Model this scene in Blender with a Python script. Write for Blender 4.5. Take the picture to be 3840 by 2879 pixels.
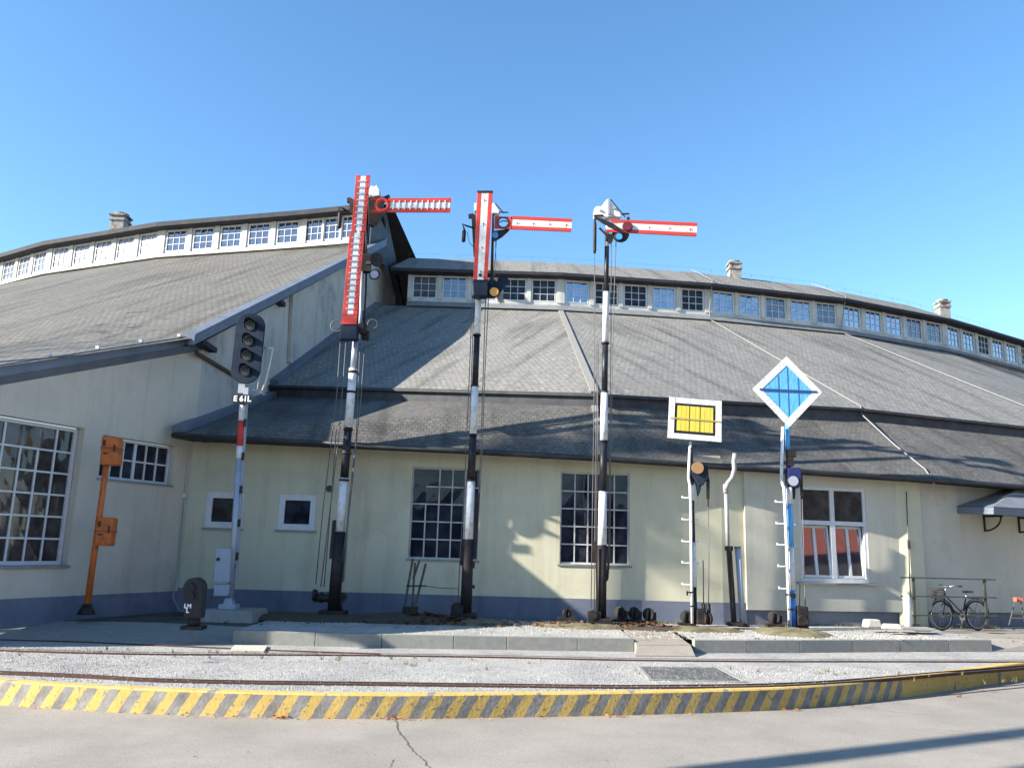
import bpy, bmesh, math, random
from mathutils import Vector, Matrix
R = math.radians
random.seed(7)
for o in list(bpy.data.objects): bpy.data.objects.remove(o)
scene = bpy.context.scene
COL = scene.collection

# ------------------------------------------------------------------ camera
FPX, CX0, CY0, CAMH = 3100.0, 1920.0, 1439.5, 1.6
PITCH, ROLL = 0.194, 0.029
cf = Vector((0, math.cos(PITCH), math.sin(PITCH))); cu = Vector((0, -math.sin(PITCH), math.cos(PITCH))); cr = Vector((1, 0, 0))
r2 = math.cos(ROLL)*cr + math.sin(ROLL)*cu; u2 = -math.sin(ROLL)*cr + math.cos(ROLL)*cu
CAM = Vector((0, 0, CAMH))
cam = bpy.data.objects.new('camera', bpy.data.cameras.new('camera')); COL.objects.link(cam)
cam.matrix_world = Matrix(((r2.x, u2.x, -cf.x, 0), (r2.y, u2.y, -cf.y, 0), (r2.z, u2.z, -cf.z, CAMH), (0, 0, 0, 1)))
cam.data.sensor_width = 36; cam.data.lens = 36*FPX/3840; cam.data.clip_end = 6000; cam.data.clip_start = .05
scene.camera = cam

# ------------------------------------------------------------------ light
SAZ, SEL = R(71.5), R(25)
sdir = Vector((math.sin(SAZ)*math.cos(SEL), math.cos(SAZ)*math.cos(SEL), -math.sin(SEL)))   # travel direction
sun = bpy.data.objects.new('sun', bpy.data.lights.new('sun', 'SUN')); COL.objects.link(sun)
sun.data.energy = 4.9; sun.data.angle = R(.5); sun.data.color = (1, .93, .82)
sun.rotation_euler = sdir.to_track_quat('-Z', 'Y').to_euler(); sun.location = (-30, -15, 30)
w = bpy.data.worlds.new('World'); scene.world = w; w.use_nodes = True
wn = w.node_tree; bg = wn.nodes['Background']
sky = wn.nodes.new('ShaderNodeTexSky'); sky.sky_type = 'NISHITA'; sky.sun_disc = False
sky.sun_elevation = SEL; sky.sun_rotation = math.atan2(-sdir.x, -sdir.y); sky.altitude = 300
sky.air_density = 1.0; sky.dust_density = .25; sky.ozone_density = 2.6
hs_ = wn.nodes.new('ShaderNodeHueSaturation'); hs_.inputs['Saturation'].default_value = 1.15; hs_.inputs['Hue'].default_value = .497
wn.links.new(sky.outputs[0], hs_.inputs['Color']); wn.links.new(hs_.outputs[0], bg.inputs[0]); bg.inputs[1].default_value = .104
scene.view_settings.view_transform = 'Standard'; scene.view_settings.look = 'None'
scene.view_settings.exposure = 1.6; scene.view_settings.gamma = 1; scene.view_settings.use_curve_mapping = False
scene.render.engine = 'CYCLES'

# ------------------------------------------------------------------ picture point -> place in the world
def ray(x, y): return cf + r2*((x-CX0)/FPX) - u2*((y-CY0)/FPX)
def onz(x, y, z): d = ray(x, y); return CAM + d*((z-CAMH)/d.z)
def onY(x, y, Y): d = ray(x, y); return CAM + d*(Y/d.y)
def onpl(x, y, p, n): d = ray(x, y); return CAM + d*((Vector(p)-CAM).dot(n)/d.dot(n))
def V(*a): return Vector(a)

# ------------------------------------------------------------------ materials
def newmat(name, col, rough=.7, metal=0, spec=.5):
    m = bpy.data.materials.new(name); m.use_nodes = True
    b = m.node_tree.nodes['Principled BSDF']
    b.inputs['Base Color'].default_value = (*col, 1); b.inputs['Roughness'].default_value = rough
    b.inputs['Metallic'].default_value = metal; b.inputs['Specular IOR Level'].default_value = spec
    return m
def N(m, t, **kw):
    n = m.node_tree.nodes.new(t)
    for k, v in kw.items(): setattr(n, k, v)
    return n
def L(m, a, b): m.node_tree.links.new(a, b)
def noisy(name, c1, c2, scale=6, rough=.75, detail=6, bump=.0, bscale=60, metal=0, c3=None, s3=1.2, lo=.35, hi=.65, stretch=None, spec=.3, streak=0):
    """base colour varying between two tones, optional third large-scale stain tone and bump"""
    m = newmat(name, c1, rough, metal, spec); b = m.node_tree.nodes['Principled BSDF']
    tc = N(m, 'ShaderNodeTexCoord'); src = tc.outputs['Object']
    if stretch:
        mp = N(m, 'ShaderNodeMapping'); mp.inputs['Scale'].default_value = stretch; L(m, src, mp.inputs[0]); src2 = mp.outputs[0]
    else: src2 = src
    n = N(m, 'ShaderNodeTexNoise'); n.inputs['Scale'].default_value = scale; n.inputs['Detail'].default_value = detail; n.inputs['Roughness'].default_value = .6
    L(m, src2, n.inputs['Vector'])
    r = N(m, 'ShaderNodeValToRGB'); r.color_ramp.elements[0].position = lo; r.color_ramp.elements[1].position = hi
    r.color_ramp.elements[0].color = (*c1, 1); r.color_ramp.elements[1].color = (*c2, 1); L(m, n.outputs['Fac'], r.inputs[0])
    out = r.outputs[0]
    if c3:
        n3 = N(m, 'ShaderNodeTexNoise'); n3.inputs['Scale'].default_value = s3; n3.inputs['Detail'].default_value = 5; L(m, src2, n3.inputs['Vector'])
        r3 = N(m, 'ShaderNodeValToRGB'); r3.color_ramp.elements[0].position = .48; r3.color_ramp.elements[1].position = .68; L(m, n3.outputs['Fac'], r3.inputs[0])
        mx = N(m, 'ShaderNodeMixRGB'); L(m, r3.outputs[0], mx.inputs[0]); L(m, out, mx.inputs[1]); mx.inputs[2].default_value = (*c3, 1); out = mx.outputs[0]
    if streak:
        ms = N(m, 'ShaderNodeMapping'); ms.inputs['Scale'].default_value = (2.6, 2.6, .22); L(m, src, ms.inputs[0])
        ns = N(m, 'ShaderNodeTexNoise'); ns.inputs['Scale'].default_value = 1.3; ns.inputs['Detail'].default_value = 8; ns.inputs['Roughness'].default_value = .7; L(m, ms.outputs[0], ns.inputs['Vector'])
        rs = N(m, 'ShaderNodeValToRGB'); rs.color_ramp.elements[0].position = .50; rs.color_ramp.elements[1].position = .78; rs.color_ramp.elements[0].color = (1, 1, 1, 1); k_ = 1-streak; rs.color_ramp.elements[1].color = (k_, k_*.98, k_*.94, 1); L(m, ns.outputs['Fac'], rs.inputs[0])
        np_ = N(m, 'ShaderNodeTexNoise'); np_.inputs['Scale'].default_value = .9; np_.inputs['Detail'].default_value = 9; np_.inputs['Roughness'].default_value = .72; L(m, src, np_.inputs['Vector'])
        rp_ = N(m, 'ShaderNodeValToRGB'); rp_.color_ramp.elements[0].position = .56; rp_.color_ramp.elements[1].position = .60; rp_.color_ramp.elements[0].color = (1, 1, 1, 1); rp_.color_ramp.elements[1].color = (1-streak*.35,)*3+(1,); L(m, np_.outputs['Fac'], rp_.inputs[0])
        m1 = N(m, 'ShaderNodeMixRGB', blend_type='MULTIPLY'); m1.inputs[0].default_value = 1; L(m, out, m1.inputs[1]); L(m, rs.outputs[0], m1.inputs[2])
        m2 = N(m, 'ShaderNodeMixRGB', blend_type='MULTIPLY'); m2.inputs[0].default_value = 1; L(m, m1.outputs[0], m2.inputs[1]); L(m, rp_.outputs[0], m2.inputs[2]); out = m2.outputs[0]
    L(m, out, b.inputs['Base Color'])
    if bump:
        nb = N(m, 'ShaderNodeTexNoise'); nb.inputs['Scale'].default_value = bscale; nb.inputs['Detail'].default_value = 4; L(m, src, nb.inputs['Vector'])
        bp = N(m, 'ShaderNodeBump'); bp.inputs['Strength'].default_value = bump; bp.inputs['Distance'].default_value = .02
        L(m, nb.outputs['Fac'], bp.inputs['Height']); L(m, bp.outputs[0], b.inputs['Normal'])
    return m
M = {}
M['wall'] = noisy('wall_green_cream', (.52, .495, .36), (.555, .53, .39), 1.2, .9, 5, .25, 90, c3=(.475, .455, .34), s3=.5, streak=.2)
M['wall_grey'] = noisy('wall_grey_cream', (.50, .475, .385), (.54, .51, .415), 1.2, .9, 5, .25, 90, c3=(.455, .435, .36), s3=.5, streak=.2)
M['wall_left'] = noisy('wall_pale', (.52, .47, .385), (.56, .51, .42), .9, .9, 5, .2, 90, c3=(.47, .43, .36), s3=.6, streak=.2)
M['gable'] = noisy('gable_render', (.45, .42, .37), (.50, .47, .41), .8, .9, 6, .2, 60, c3=(.34, .33, .30), s3=.9, streak=.3)
M['plinth'] = noisy('plinth_blue', (.12, .137, .185), (.145, .163, .21), 2.0, .85, 5, .25, 80, c3=(.19, .20, .245), s3=.8, streak=.25)
M['plinth_grey'] = noisy('plinth_grey', (.17, .175, .20), (.20, .205, .225), 2.0, .85, 5, .25, 80, c3=(.15, .15, .16), s3=.8, streak=.25)
M['clere'] = noisy('clerestory_white', (.44, .44, .41), (.52, .52, .49), 2.5, .8, 4, .1, 60, c3=(.36, .36, .34), s3=1.6)
M['flash'] = noisy('zinc_flashing', (.20, .21, .22), (.26, .27, .28), 3, .5, 4, metal=.3)
M['fascia'] = noisy('fascia_metal', (.12, .14, .18), (.16, .185, .23), 2, .5, 4, metal=.2)
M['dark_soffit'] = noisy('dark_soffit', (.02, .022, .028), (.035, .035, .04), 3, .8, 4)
M['darkroof_edge'] = noisy('dark_gutter', (.035, .037, .042), (.06, .06, .065), 3, .5, 4, metal=.3)
M['white_frame'] = noisy('white_frame', (.52, .53, .54), (.60, .60, .60), 5, .5, 4)
M['muntin'] = noisy('painted_muntin', (.42, .42, .42), (.50, .50, .49), 9, .6, 5, c3=(.30, .29, .27), s3=5)
M['chimney'] = noisy('chimney_render', (.29, .28, .265), (.19, .18, .165), 5, .9, 6, .6, 20, c3=(.10, .075, .065), s3=2.5)
M['black'] = noisy('black_paint', (.008, .009, .013), (.018, .019, .025), 8, .45, 5, c3=(.03, .024, .022), s3=4)
M['black_iron'] = noisy('black_iron', (.009, .009, .011), (.022, .018, .017), 9, .6, 6, .2, 40, c3=(.04, .024, .018), s3=5)
M['white'] = noisy('white_paint', (.60, .61, .62), (.68, .68, .68), 9, .5, 8, c3=(.46, .44, .40), s3=9)
M['red'] = noisy('red_paint', (.56, .045, .035), (.46, .035, .028), 9, .5, 8, c3=(.36, .07, .05), s3=9)
M['blue'] = noisy('blue_paint', (.07, .30, .62), (.10, .36, .66), 5, .45, 5, c3=(.16, .42, .68), s3=9, stretch=(6, 1, .8))
M['bluepost'] = noisy('blue_post_paint', (.06, .20, .55), (.09, .27, .62), 7, .45, 5)
M['yellow'] = noisy('yellow_paint', (.52, .43, .05), (.60, .50, .06), 6, .5, 5, c3=(.62, .48, .12), s3=8, stretch=(8, 1, 1))
M['orange'] = noisy('orange_paint', (.56, .15, .032), (.48, .125, .028), 6, .5, 5, c3=(.34, .09, .03), s3=7)
M['signal_head'] = noisy('signal_head_blue_grey', (.012, .02, .036), (.02, .032, .052), 4, .85, 4, spec=.15)
M['galv'] = noisy('galvanised', (.32, .35, .40), (.40, .42, .46), 6, .45, 4, metal=.35)
M['greybox'] = noisy('grey_box_paint', (.32, .35, .42), (.36, .39, .45), 5, .5, 4)
M['concrete'] = noisy('concrete', (.23, .22, .195), (.29, .28, .25), 7, .9, 8, .4, 60, c3=(.25, .245, .22), s3=2)
M['kerbstone'] = noisy('kerb_concrete', (.21, .213, .19), (.26, .26, .235), 9, .9, 8, .4, 60, c3=(.22, .22, .20), s3=2.4)
M['ramp'] = noisy('ramp_concrete', (.27, .24, .20), (.34, .30, .255), 30, .9, 8, .6, 90, c3=(.25, .22, .185), s3=2.2)
M['padmoss'] = noisy('mossy_pad', (.20, .165, .10), (.13, .12, .07), 9, .95, 8, .6, 50, c3=(.09, .085, .05), s3=3)
M['asphalt'] = noisy('asphalt_dark', (.055, .055, .05), (.085, .08, .072), 14, .95, 8, .5, 120, c3=(.11, .105, .09), s3=1.2)
M['tyre'] = newmat('tyre_rubber', (.02, .02, .022), .8)
M['chrome'] = newmat('bright_metal', (.6, .6, .6), .25, 1)
M['bike'] = noisy('bicycle_paint', (.02, .02, .022), (.03, .03, .03), 9, .35)
M['basket'] = noisy('basket_mesh', (.035, .03, .03), (.05, .045, .04), 40, .7)
M['pipe'] = noisy('pale_pipe', (.27, .27, .255), (.33, .33, .31), 6, .5, 4)
M['lamp_tan'] = newmat('amber_lens', (.30, .175, .075), .4)
M['lamp_orange'] = newmat('orange_lens', (.72, .33, .04), .3)
M['lamp_grey'] = newmat('pale_lens', (.32, .33, .40), .4)
M['lamp_blue'] = newmat('blue_lens', (.06, .28, .62), .2)
M['lamp_dark'] = newmat('dark_lens', (.02, .016, .016), .45); M['lens_rim_dark'] = newmat('dark_rim', (.06, .06, .065), .5)
M['lamp_red'] = newmat('dark_red_lens', (.14, .02, .025), .25)
M['stone'] = noisy('stone_block', (.42, .39, .32), (.52, .49, .41), 8, .9, 6, .5, 30)
M['wood'] = noisy('weathered_wood', (.06, .05, .045), (.10, .085, .07), 9, .9, 6, .4, 30)
M['bark'] = noisy('bark', (.08, .065, .05), (.13, .11, .09), 6, .95, 6)
M['redtile'] = noisy('red_tiles', (.36, .10, .06), (.46, .15, .09), 3, .9, 6)
M['house'] = noisy('house_plaster', (.10, .085, .07), (.13, .11, .09), 1, .9)
M['leaf'] = noisy('leaf_dark', (.05, .07, .03), (.08, .10, .045), 3, .8)
M['dry'] = noisy('dry_leaves', (.13, .055, .03), (.075, .042, .026), 14, .9, 5, c3=(.18, .10, .055), s3=9)
M['whiteletter'] = newmat('letter_white', (.8, .8, .8), .5)
M['cable'] = newmat('lightning_cable', (.21, .21, .205), .8)
M['wire'] = newmat('signal_wire', (.10, .095, .09), .6); M['rail_paint'] = noisy('railing_paint', (.025, .03, .028), (.05, .055, .05), 9, .6)

def glass(name, base, fac, rough=.03):
    m = bpy.data.materials.new(name); m.use_nodes = True; nt = m.node_tree
    b = nt.nodes['Principled BSDF']; b.inputs['Base Color'].default_value = (*base, 1); b.inputs['Roughness'].default_value = .6; b.inputs['Specular IOR Level'].default_value = 0
    tcb = N(m, 'ShaderNodeTexCoord'); nb_ = N(m, 'ShaderNodeTexNoise'); nb_.inputs['Scale'].default_value = 3.5; nb_.inputs['Detail'].default_value = 6; L(m, tcb.outputs['Object'], nb_.inputs['Vector'])
    rb_ = N(m, 'ShaderNodeValToRGB'); rb_.color_ramp.elements[0].position = .4; rb_.color_ramp.elements[1].position = .72; rb_.color_ramp.elements[0].color = (*base, 1); rb_.color_ramp.elements[1].color = (*[min(1, c*2.2+.012) for c in base], 1); L(m, nb_.outputs['Fac'], rb_.inputs[0]); L(m, rb_.outputs[0], b.inputs['Base Color'])
    g = N(m, 'ShaderNodeBsdfGlossy'); g.inputs['Roughness'].default_value = rough; g.inputs[0].default_value = (.9, .93, 1, 1)
    tc = N(m, 'ShaderNodeTexCoord'); no = N(m, 'ShaderNodeTexNoise'); no.inputs['Scale'].default_value = 1.6; no.inputs['Detail'].default_value = 2
    bp = N(m, 'ShaderNodeBump'); bp.inputs['Strength'].default_value = .05; bp.inputs['Distance'].default_value = .01
    L(m, tc.outputs['Object'], no.inputs['Vector']); L(m, no.outputs['Fac'], bp.inputs['Height']); L(m, bp.outputs[0], g.inputs['Normal'])
    mx = N(m, 'ShaderNodeMixShader'); mx.inputs[0].default_value = fac
    L(m, b.outputs[0], mx.inputs[1]); L(m, g.outputs[0], mx.inputs[2]); L(m, mx.outputs[0], nt.nodes['Material Output'].inputs[0])
    return m
M['glass'] = glass('window_glass', (.012, .014, .022), .022)
M['glass_sky'] = glass('sky_reflecting_glass', (.02, .035, .08), .42)
M['glass_mid'] = glass('half_reflecting_glass', (.015, .018, .03), .2)
M['glass_pale'] = glass('sun_paled_glass', (.10, .11, .135), .15, .2)  # sunlit whiteness of the left clerestory panes put into the base colour
M['glass_brown'] = glass('dim_glass', (.030, .027, .026), .03)

def slates(name, c1, c2, c3, bw=.36, bh=.22, dark=.5):
    """fibre-cement slates: UV in metres (u along the eave, v up the slope)"""
    m = newmat(name, c1, .85, 0, .3); b = m.node_tree.nodes['Principled BSDF']
    uv = N(m, 'ShaderNodeUVMap')
    br = N(m, 'ShaderNodeTexBrick'); br.inputs['Scale'].default_value = 1; br.inputs['Brick Width'].default_value = bw; br.inputs['Row Height'].default_value = bh
    br.inputs['Mortar Size'].default_value = .016; br.inputs['Mortar Smooth'].default_value = .4; br.inputs['Bias'].default_value = 0
    br.inputs['Color1'].default_value = (*c1, 1); br.inputs['Color2'].default_value = (*c2, 1); br.inputs['Mortar'].default_value = (*[x*dark for x in c1], 1)
    L(m, uv.outputs[0], br.inputs['Vector'])
    tc = N(m, 'ShaderNodeTexCoord')
    n3 = N(m, 'ShaderNodeTexNoise'); n3.inputs['Scale'].default_value = .55; n3.inputs['Detail'].default_value = 8; n3.inputs['Roughness'].default_value = .65; L(m, tc.outputs['Object'], n3.inputs['Vector'])
    r3 = N(m, 'ShaderNodeValToRGB'); r3.color_ramp.elements[0].position = .42; r3.color_ramp.elements[1].position = .75; L(m, n3.outputs['Fac'], r3.inputs[0])
    mx = N(m, 'ShaderNodeMixRGB'); L(m, r3.outputs[0], mx.inputs[0]); L(m, br.outputs[0], mx.inputs[1]); mx.inputs[2].default_value = (*c3, 1)
    # streaks running down the slope
    mp = N(m, 'ShaderNodeMapping'); mp.inputs['Scale'].default_value = (1.9, .16, 1); L(m, uv.outputs[0], mp.inputs[0])
    n4 = N(m, 'ShaderNodeTexNoise'); n4.inputs['Scale'].default_value = 1; n4.inputs['Detail'].default_value = 7; L(m, mp.outputs[0], n4.inputs['Vector'])
    r4 = N(m, 'ShaderNodeValToRGB'); r4.color_ramp.elements[0].position = .50; r4.color_ramp.elements[1].position = .72
    r4.color_ramp.elements[0].color = (1, 1, 1, 1); r4.color_ramp.elements[1].color = (.50, .50, .49, 1); L(m, n4.outputs['Fac'], r4.inputs[0])
    mu = N(m, 'ShaderNodeMixRGB', blend_type='MULTIPLY'); mu.inputs[0].default_value = 1; L(m, mx.outputs[0], mu.inputs[1]); L(m, r4.outputs[0], mu.inputs[2])
    # fine mottling
    n5 = N(m, 'ShaderNodeTexNoise'); n5.inputs['Scale'].default_value = 9; n5.inputs['Detail'].default_value = 6; L(m, tc.outputs['Object'], n5.inputs['Vector'])
    r5 = N(m, 'ShaderNodeValToRGB'); r5.color_ramp.elements[0].position = .3; r5.color_ramp.elements[1].position = .7
    r5.color_ramp.elements[0].color = (.72, .72, .73, 1); r5.color_ramp.elements[1].color = (1.15, 1.14, 1.10, 1); L(m, n5.outputs['Fac'], r5.inputs[0])
    mv = N(m, 'ShaderNodeMixRGB', blend_type='MULTIPLY'); mv.inputs[0].default_value = 1; L(m, mu.outputs[0], mv.inputs[1]); L(m, r5.outputs[0], mv.inputs[2])
    L(m, mv.outputs[0], b.inputs['Base Color'])
    bp = N(m, 'ShaderNodeBump'); bp.inputs['Strength'].default_value = .6; bp.inputs['Distance'].default_value = .015; bp.invert = True
    L(m, br.outputs['Fac'], bp.inputs['Height']); L(m, bp.outputs[0], b.inputs['Normal'])
    return m
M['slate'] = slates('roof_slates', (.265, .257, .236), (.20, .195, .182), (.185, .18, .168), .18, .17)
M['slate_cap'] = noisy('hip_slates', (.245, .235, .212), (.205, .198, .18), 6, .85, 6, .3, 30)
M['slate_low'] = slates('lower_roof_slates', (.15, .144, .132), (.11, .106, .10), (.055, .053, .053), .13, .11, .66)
M['slate_left'] = slates('left_roof_slates', (.165, .157, .141), (.13, .125, .114), (.11, .106, .098), .2, .16)

def gravel(name, a, b_, c, big=55):
    m = newmat(name, a, .95, 0, .2); b = m.node_tree.nodes['Principled BSDF']; tc = N(m, 'ShaderNodeTexCoord')
    v = N(m, 'ShaderNodeTexVoronoi'); v.inputs['Scale'].default_value = big; L(m, tc.outputs['Object'], v.inputs['Vector'])
    sp = N(m, 'ShaderNodeSeparateColor'); L(m, v.outputs['Color'], sp.inputs[0])
    r = N(m, 'ShaderNodeValToRGB'); e = r.color_ramp.elements; e[0].position = .0; e[0].color = (*c, 1); e[1].position = 1; e[1].color = (*b_, 1)
    x = e.new(.25); x.color = (*a, 1); x = e.new(.75); x.color = (*[(p+q)/2 for p, q in zip(a, b_)], 1)
    L(m, sp.outputs[0], r.inputs[0])
    n = N(m, 'ShaderNodeTexNoise'); n.inputs['Scale'].default_value = 1.1; n.inputs['Detail'].default_value = 9; n.inputs['Roughness'].default_value = .7; L(m, tc.outputs['Object'], n.inputs['Vector'])
    r2_ = N(m, 'ShaderNodeValToRGB'); r2_.color_ramp.elements[0].position = .35; r2_.color_ramp.elements[0].color = (.72, .72, .74, 1); r2_.color_ramp.elements[1].position = .6; r2_.color_ramp.elements[1].color = (1, 1, 1, 1); L(m, n.outputs['Fac'], r2_.inputs[0])
    mu = N(m, 'ShaderNodeMixRGB', blend_type='MULTIPLY'); mu.inputs[0].default_value = 1; L(m, r.outputs[0], mu.inputs[1]); L(m, r2_.outputs[0], mu.inputs[2]); L(m, mu.outputs[0], b.inputs['Base Color'])
    bp = N(m, 'ShaderNodeBump'); bp.inputs['Strength'].default_value = .9; bp.inputs['Distance'].default_value = .02
    L(m, v.outputs['Distance'], bp.inputs['Height']); L(m, bp.outputs[0], b.inputs['Normal'])
    return m
M['gravel'] = gravel('white_gravel', (.40, .39, .365), (.54, .525, .495), (.20, .195, .185), 58)
M['gravel2'] = gravel('platform_gravel', (.42, .41, .38), (.54, .53, .50), (.24, .235, .22), 60)
M['gravel_dark'] = gravel('dark_gravel', (.10, .10, .10), (.28, .28, .27), (.04, .04, .04), 40)

def pave():
    m = newmat('pavement_concrete', (.5, .47, .42), .9, 0, .3); b = m.node_tree.nodes['Principled BSDF']; tc = N(m, 'ShaderNodeTexCoord')
    n = N(m, 'ShaderNodeTexNoise'); n.inputs['Scale'].default_value = 60; n.inputs['Detail'].default_value = 6; n.inputs['Roughness'].default_value = .7; L(m, tc.outputs['Object'], n.inputs['Vector'])
    r = N(m, 'ShaderNodeValToRGB'); r.color_ramp.elements[0].position = .32; r.color_ramp.elements[1].position = .66
    r.color_ramp.elements[0].color = (.25, .226, .196, 1); r.color_ramp.elements[1].color = (.345, .317, .278, 1); L(m, n.outputs['Fac'], r.inputs[0])
    n2 = N(m, 'ShaderNodeTexNoise'); n2.inputs['Scale'].default_value = .8; n2.inputs['Detail'].default_value = 8; n2.inputs['Roughness'].default_value = .62; L(m, tc.outputs['Object'], n2.inputs['Vector'])
    r2_ = N(m, 'ShaderNodeValToRGB'); r2_.color_ramp.elements[0].position = .34; r2_.color_ramp.elements[0].color = (.80, .80, .80, 1); r2_.color_ramp.elements[1].position = .62; r2_.color_ramp.elements[1].color = (1.04, 1.03, 1.02, 1); L(m, n2.outputs['Fac'], r2_.inputs[0])
    mu = N(m, 'ShaderNodeMixRGB', blend_type='MULTIPLY'); mu.inputs[0].default_value = 1; L(m, r.outputs[0], mu.inputs[1]); L(m, r2_.outputs[0], mu.inputs[2])
    n6 = N(m, 'ShaderNodeTexNoise'); n6.inputs['Scale'].default_value = 3.2; n6.inputs['Detail'].default_value = 9; n6.inputs['Roughness'].default_value = .75; L(m, tc.outputs['Object'], n6.inputs['Vector'])
    r6 = N(m, 'ShaderNodeValToRGB'); r6.color_ramp.elements[0].position = .60; r6.color_ramp.elements[1].position = .72; r6.color_ramp.elements[0].color = (1, 1, 1, 1); r6.color_ramp.elements[1].color = (.66, .65, .64, 1); L(m, n6.outputs['Fac'], r6.inputs[0])
    v6 = N(m, 'ShaderNodeTexVoronoi'); v6.inputs['Scale'].default_value = 140; L(m, tc.outputs['Object'], v6.inputs['Vector']); s6 = N(m, 'ShaderNodeSeparateColor'); L(m, v6.outputs['Color'], s6.inputs[0])
    r7 = N(m, 'ShaderNodeValToRGB'); r7.color_ramp.elements[0].position = .04; r7.color_ramp.elements[1].position = .16; r7.color_ramp.elements[0].color = (.55, .54, .52, 1); r7.color_ramp.elements[1].color = (1, 1, 1, 1); L(m, s6.outputs[0], r7.inputs[0])
    ma = N(m, 'ShaderNodeMixRGB', blend_type='MULTIPLY'); ma.inputs[0].default_value = 1; L(m, mu.outputs[0], ma.inputs[1]); L(m, r6.outputs[0], ma.inputs[2])
    mb_ = N(m, 'ShaderNodeMixRGB', blend_type='MULTIPLY'); mb_.inputs[0].default_value = 1; L(m, ma.outputs[0], mb_.inputs[1]); L(m, r7.outputs[0], mb_.inputs[2]); mu = mb_
    L(m, mu.outputs[0], b.inputs['Base Color'])
    bp = N(m, 'ShaderNodeBump'); bp.inputs['Strength'].default_value = .35; bp.inputs['Distance'].default_value = .01; L(m, n.outputs['Fac'], bp.inputs['Height']); L(m, bp.outputs[0], b.inputs['Normal'])
    return m
M['pave'] = pave()
M['crack'] = newmat('crack_dirt', (.10, .09, .08), .95)

def stripes():
    """yellow bars painted on the concrete kerb face; UV u = metres along, v = metres up"""
    m = newmat('striped_kerb', (.4, .4, .4), .85, 0, .3); b = m.node_tree.nodes['Principled BSDF']
    uv = N(m, 'ShaderNodeUVMap'); sx = N(m, 'ShaderNodeSeparateXYZ'); L(m, uv.outputs[0], sx.inputs[0])
    tc = N(m, 'ShaderNodeTexCoord')
    def mth(op, a, b_=None, c=None):
        n = N(m, 'ShaderNodeMath', operation=op)
        for i, q in enumerate((a, b_, c)):
            if q is None: continue
            if isinstance(q, (int, float)): n.inputs[i].default_value = q
            else: L(m, q, n.inputs[i])
        return n.outputs[0]
    nz = N(m, 'ShaderNodeTexNoise'); nz.inputs['Scale'].default_value = 14; nz.inputs['Detail'].default_value = 5; L(m, tc.outputs['Object'], nz.inputs['Vector'])
    u = mth('ADD', sx.outputs[0], mth('MULTIPLY', sx.outputs[1], -.60)); u = mth('ADD', u, mth('MULTIPLY', nz.outputs['Fac'], .05))
    fr = mth('FRACT', mth('DIVIDE', u, .292))
    st = mth('LESS_THAN', fr, .50)
    top = mth('GREATER_THAN', sx.outputs[1], .262)                      # painted top edge
    far = mth('GREATER_THAN', sx.outputs[0], 12.9)
    ffr = mth('FRACT', mth('DIVIDE', sx.outputs[0], 1.6)); gap = mth('GREATER_THAN', ffr, .07); far = mth('MULTIPLY', far, gap)
    tf = mth('FRACT', mth('DIVIDE', sx.outputs[0], 1.33)); top = mth('MULTIPLY', top, mth('GREATER_THAN', tf, .09))
    k = mth('MAXIMUM', mth('MAXIMUM', st, top), far)
    wear = N(m, 'ShaderNodeTexNoise'); wear.inputs['Scale'].default_value = 22; wear.inputs['Detail'].default_value = 8; L(m, tc.outputs['Object'], wear.inputs['Vector'])
    k = mth('MULTIPLY', k, mth('LESS_THAN', wear.outputs['Fac'], .62))
    cn = N(m, 'ShaderNodeTexNoise'); cn.inputs['Scale'].default_value = 4; cn.inputs['Detail'].default_value = 9; cn.inputs['Roughness'].default_value = .7; L(m, tc.outputs['Object'], cn.inputs['Vector'])
    cr_ = N(m, 'ShaderNodeValToRGB'); cr_.color_ramp.elements[0].position = .35; cr_.color_ramp.elements[1].position = .65
    cr_.color_ramp.elements[0].color = (.15, .138, .125, 1); cr_.color_ramp.elements[1].color = (.29, .28, .26, 1); L(m, cn.outputs['Fac'], cr_.inputs[0])
    yr = N(m, 'ShaderNodeValToRGB'); yr.color_ramp.elements[0].position = .3; yr.color_ramp.elements[1].position = .7
    yr.color_ramp.elements[0].color = (.46, .31, .085, 1); yr.color_ramp.elements[1].color = (.60, .42, .13, 1); L(m, cn.outputs['Fac'], yr.inputs[0])
    mx = N(m, 'ShaderNodeMixRGB'); L(m, k, mx.inputs[0]); L(m, cr_.outputs[0], mx.inputs[1]); L(m, yr.outputs[0], mx.inputs[2]); L(m, mx.outputs[0], b.inputs['Base Color'])
    bp = N(m, 'ShaderNodeBump'); bp.inputs['Strength'].default_value = .5; bp.inputs['Distance'].default_value = .01; L(m, wear.outputs['Fac'], bp.inputs['Height']); L(m, bp.outputs[0], b.inputs['Normal'])
    return m
M['stripes'] = stripes()

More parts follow.
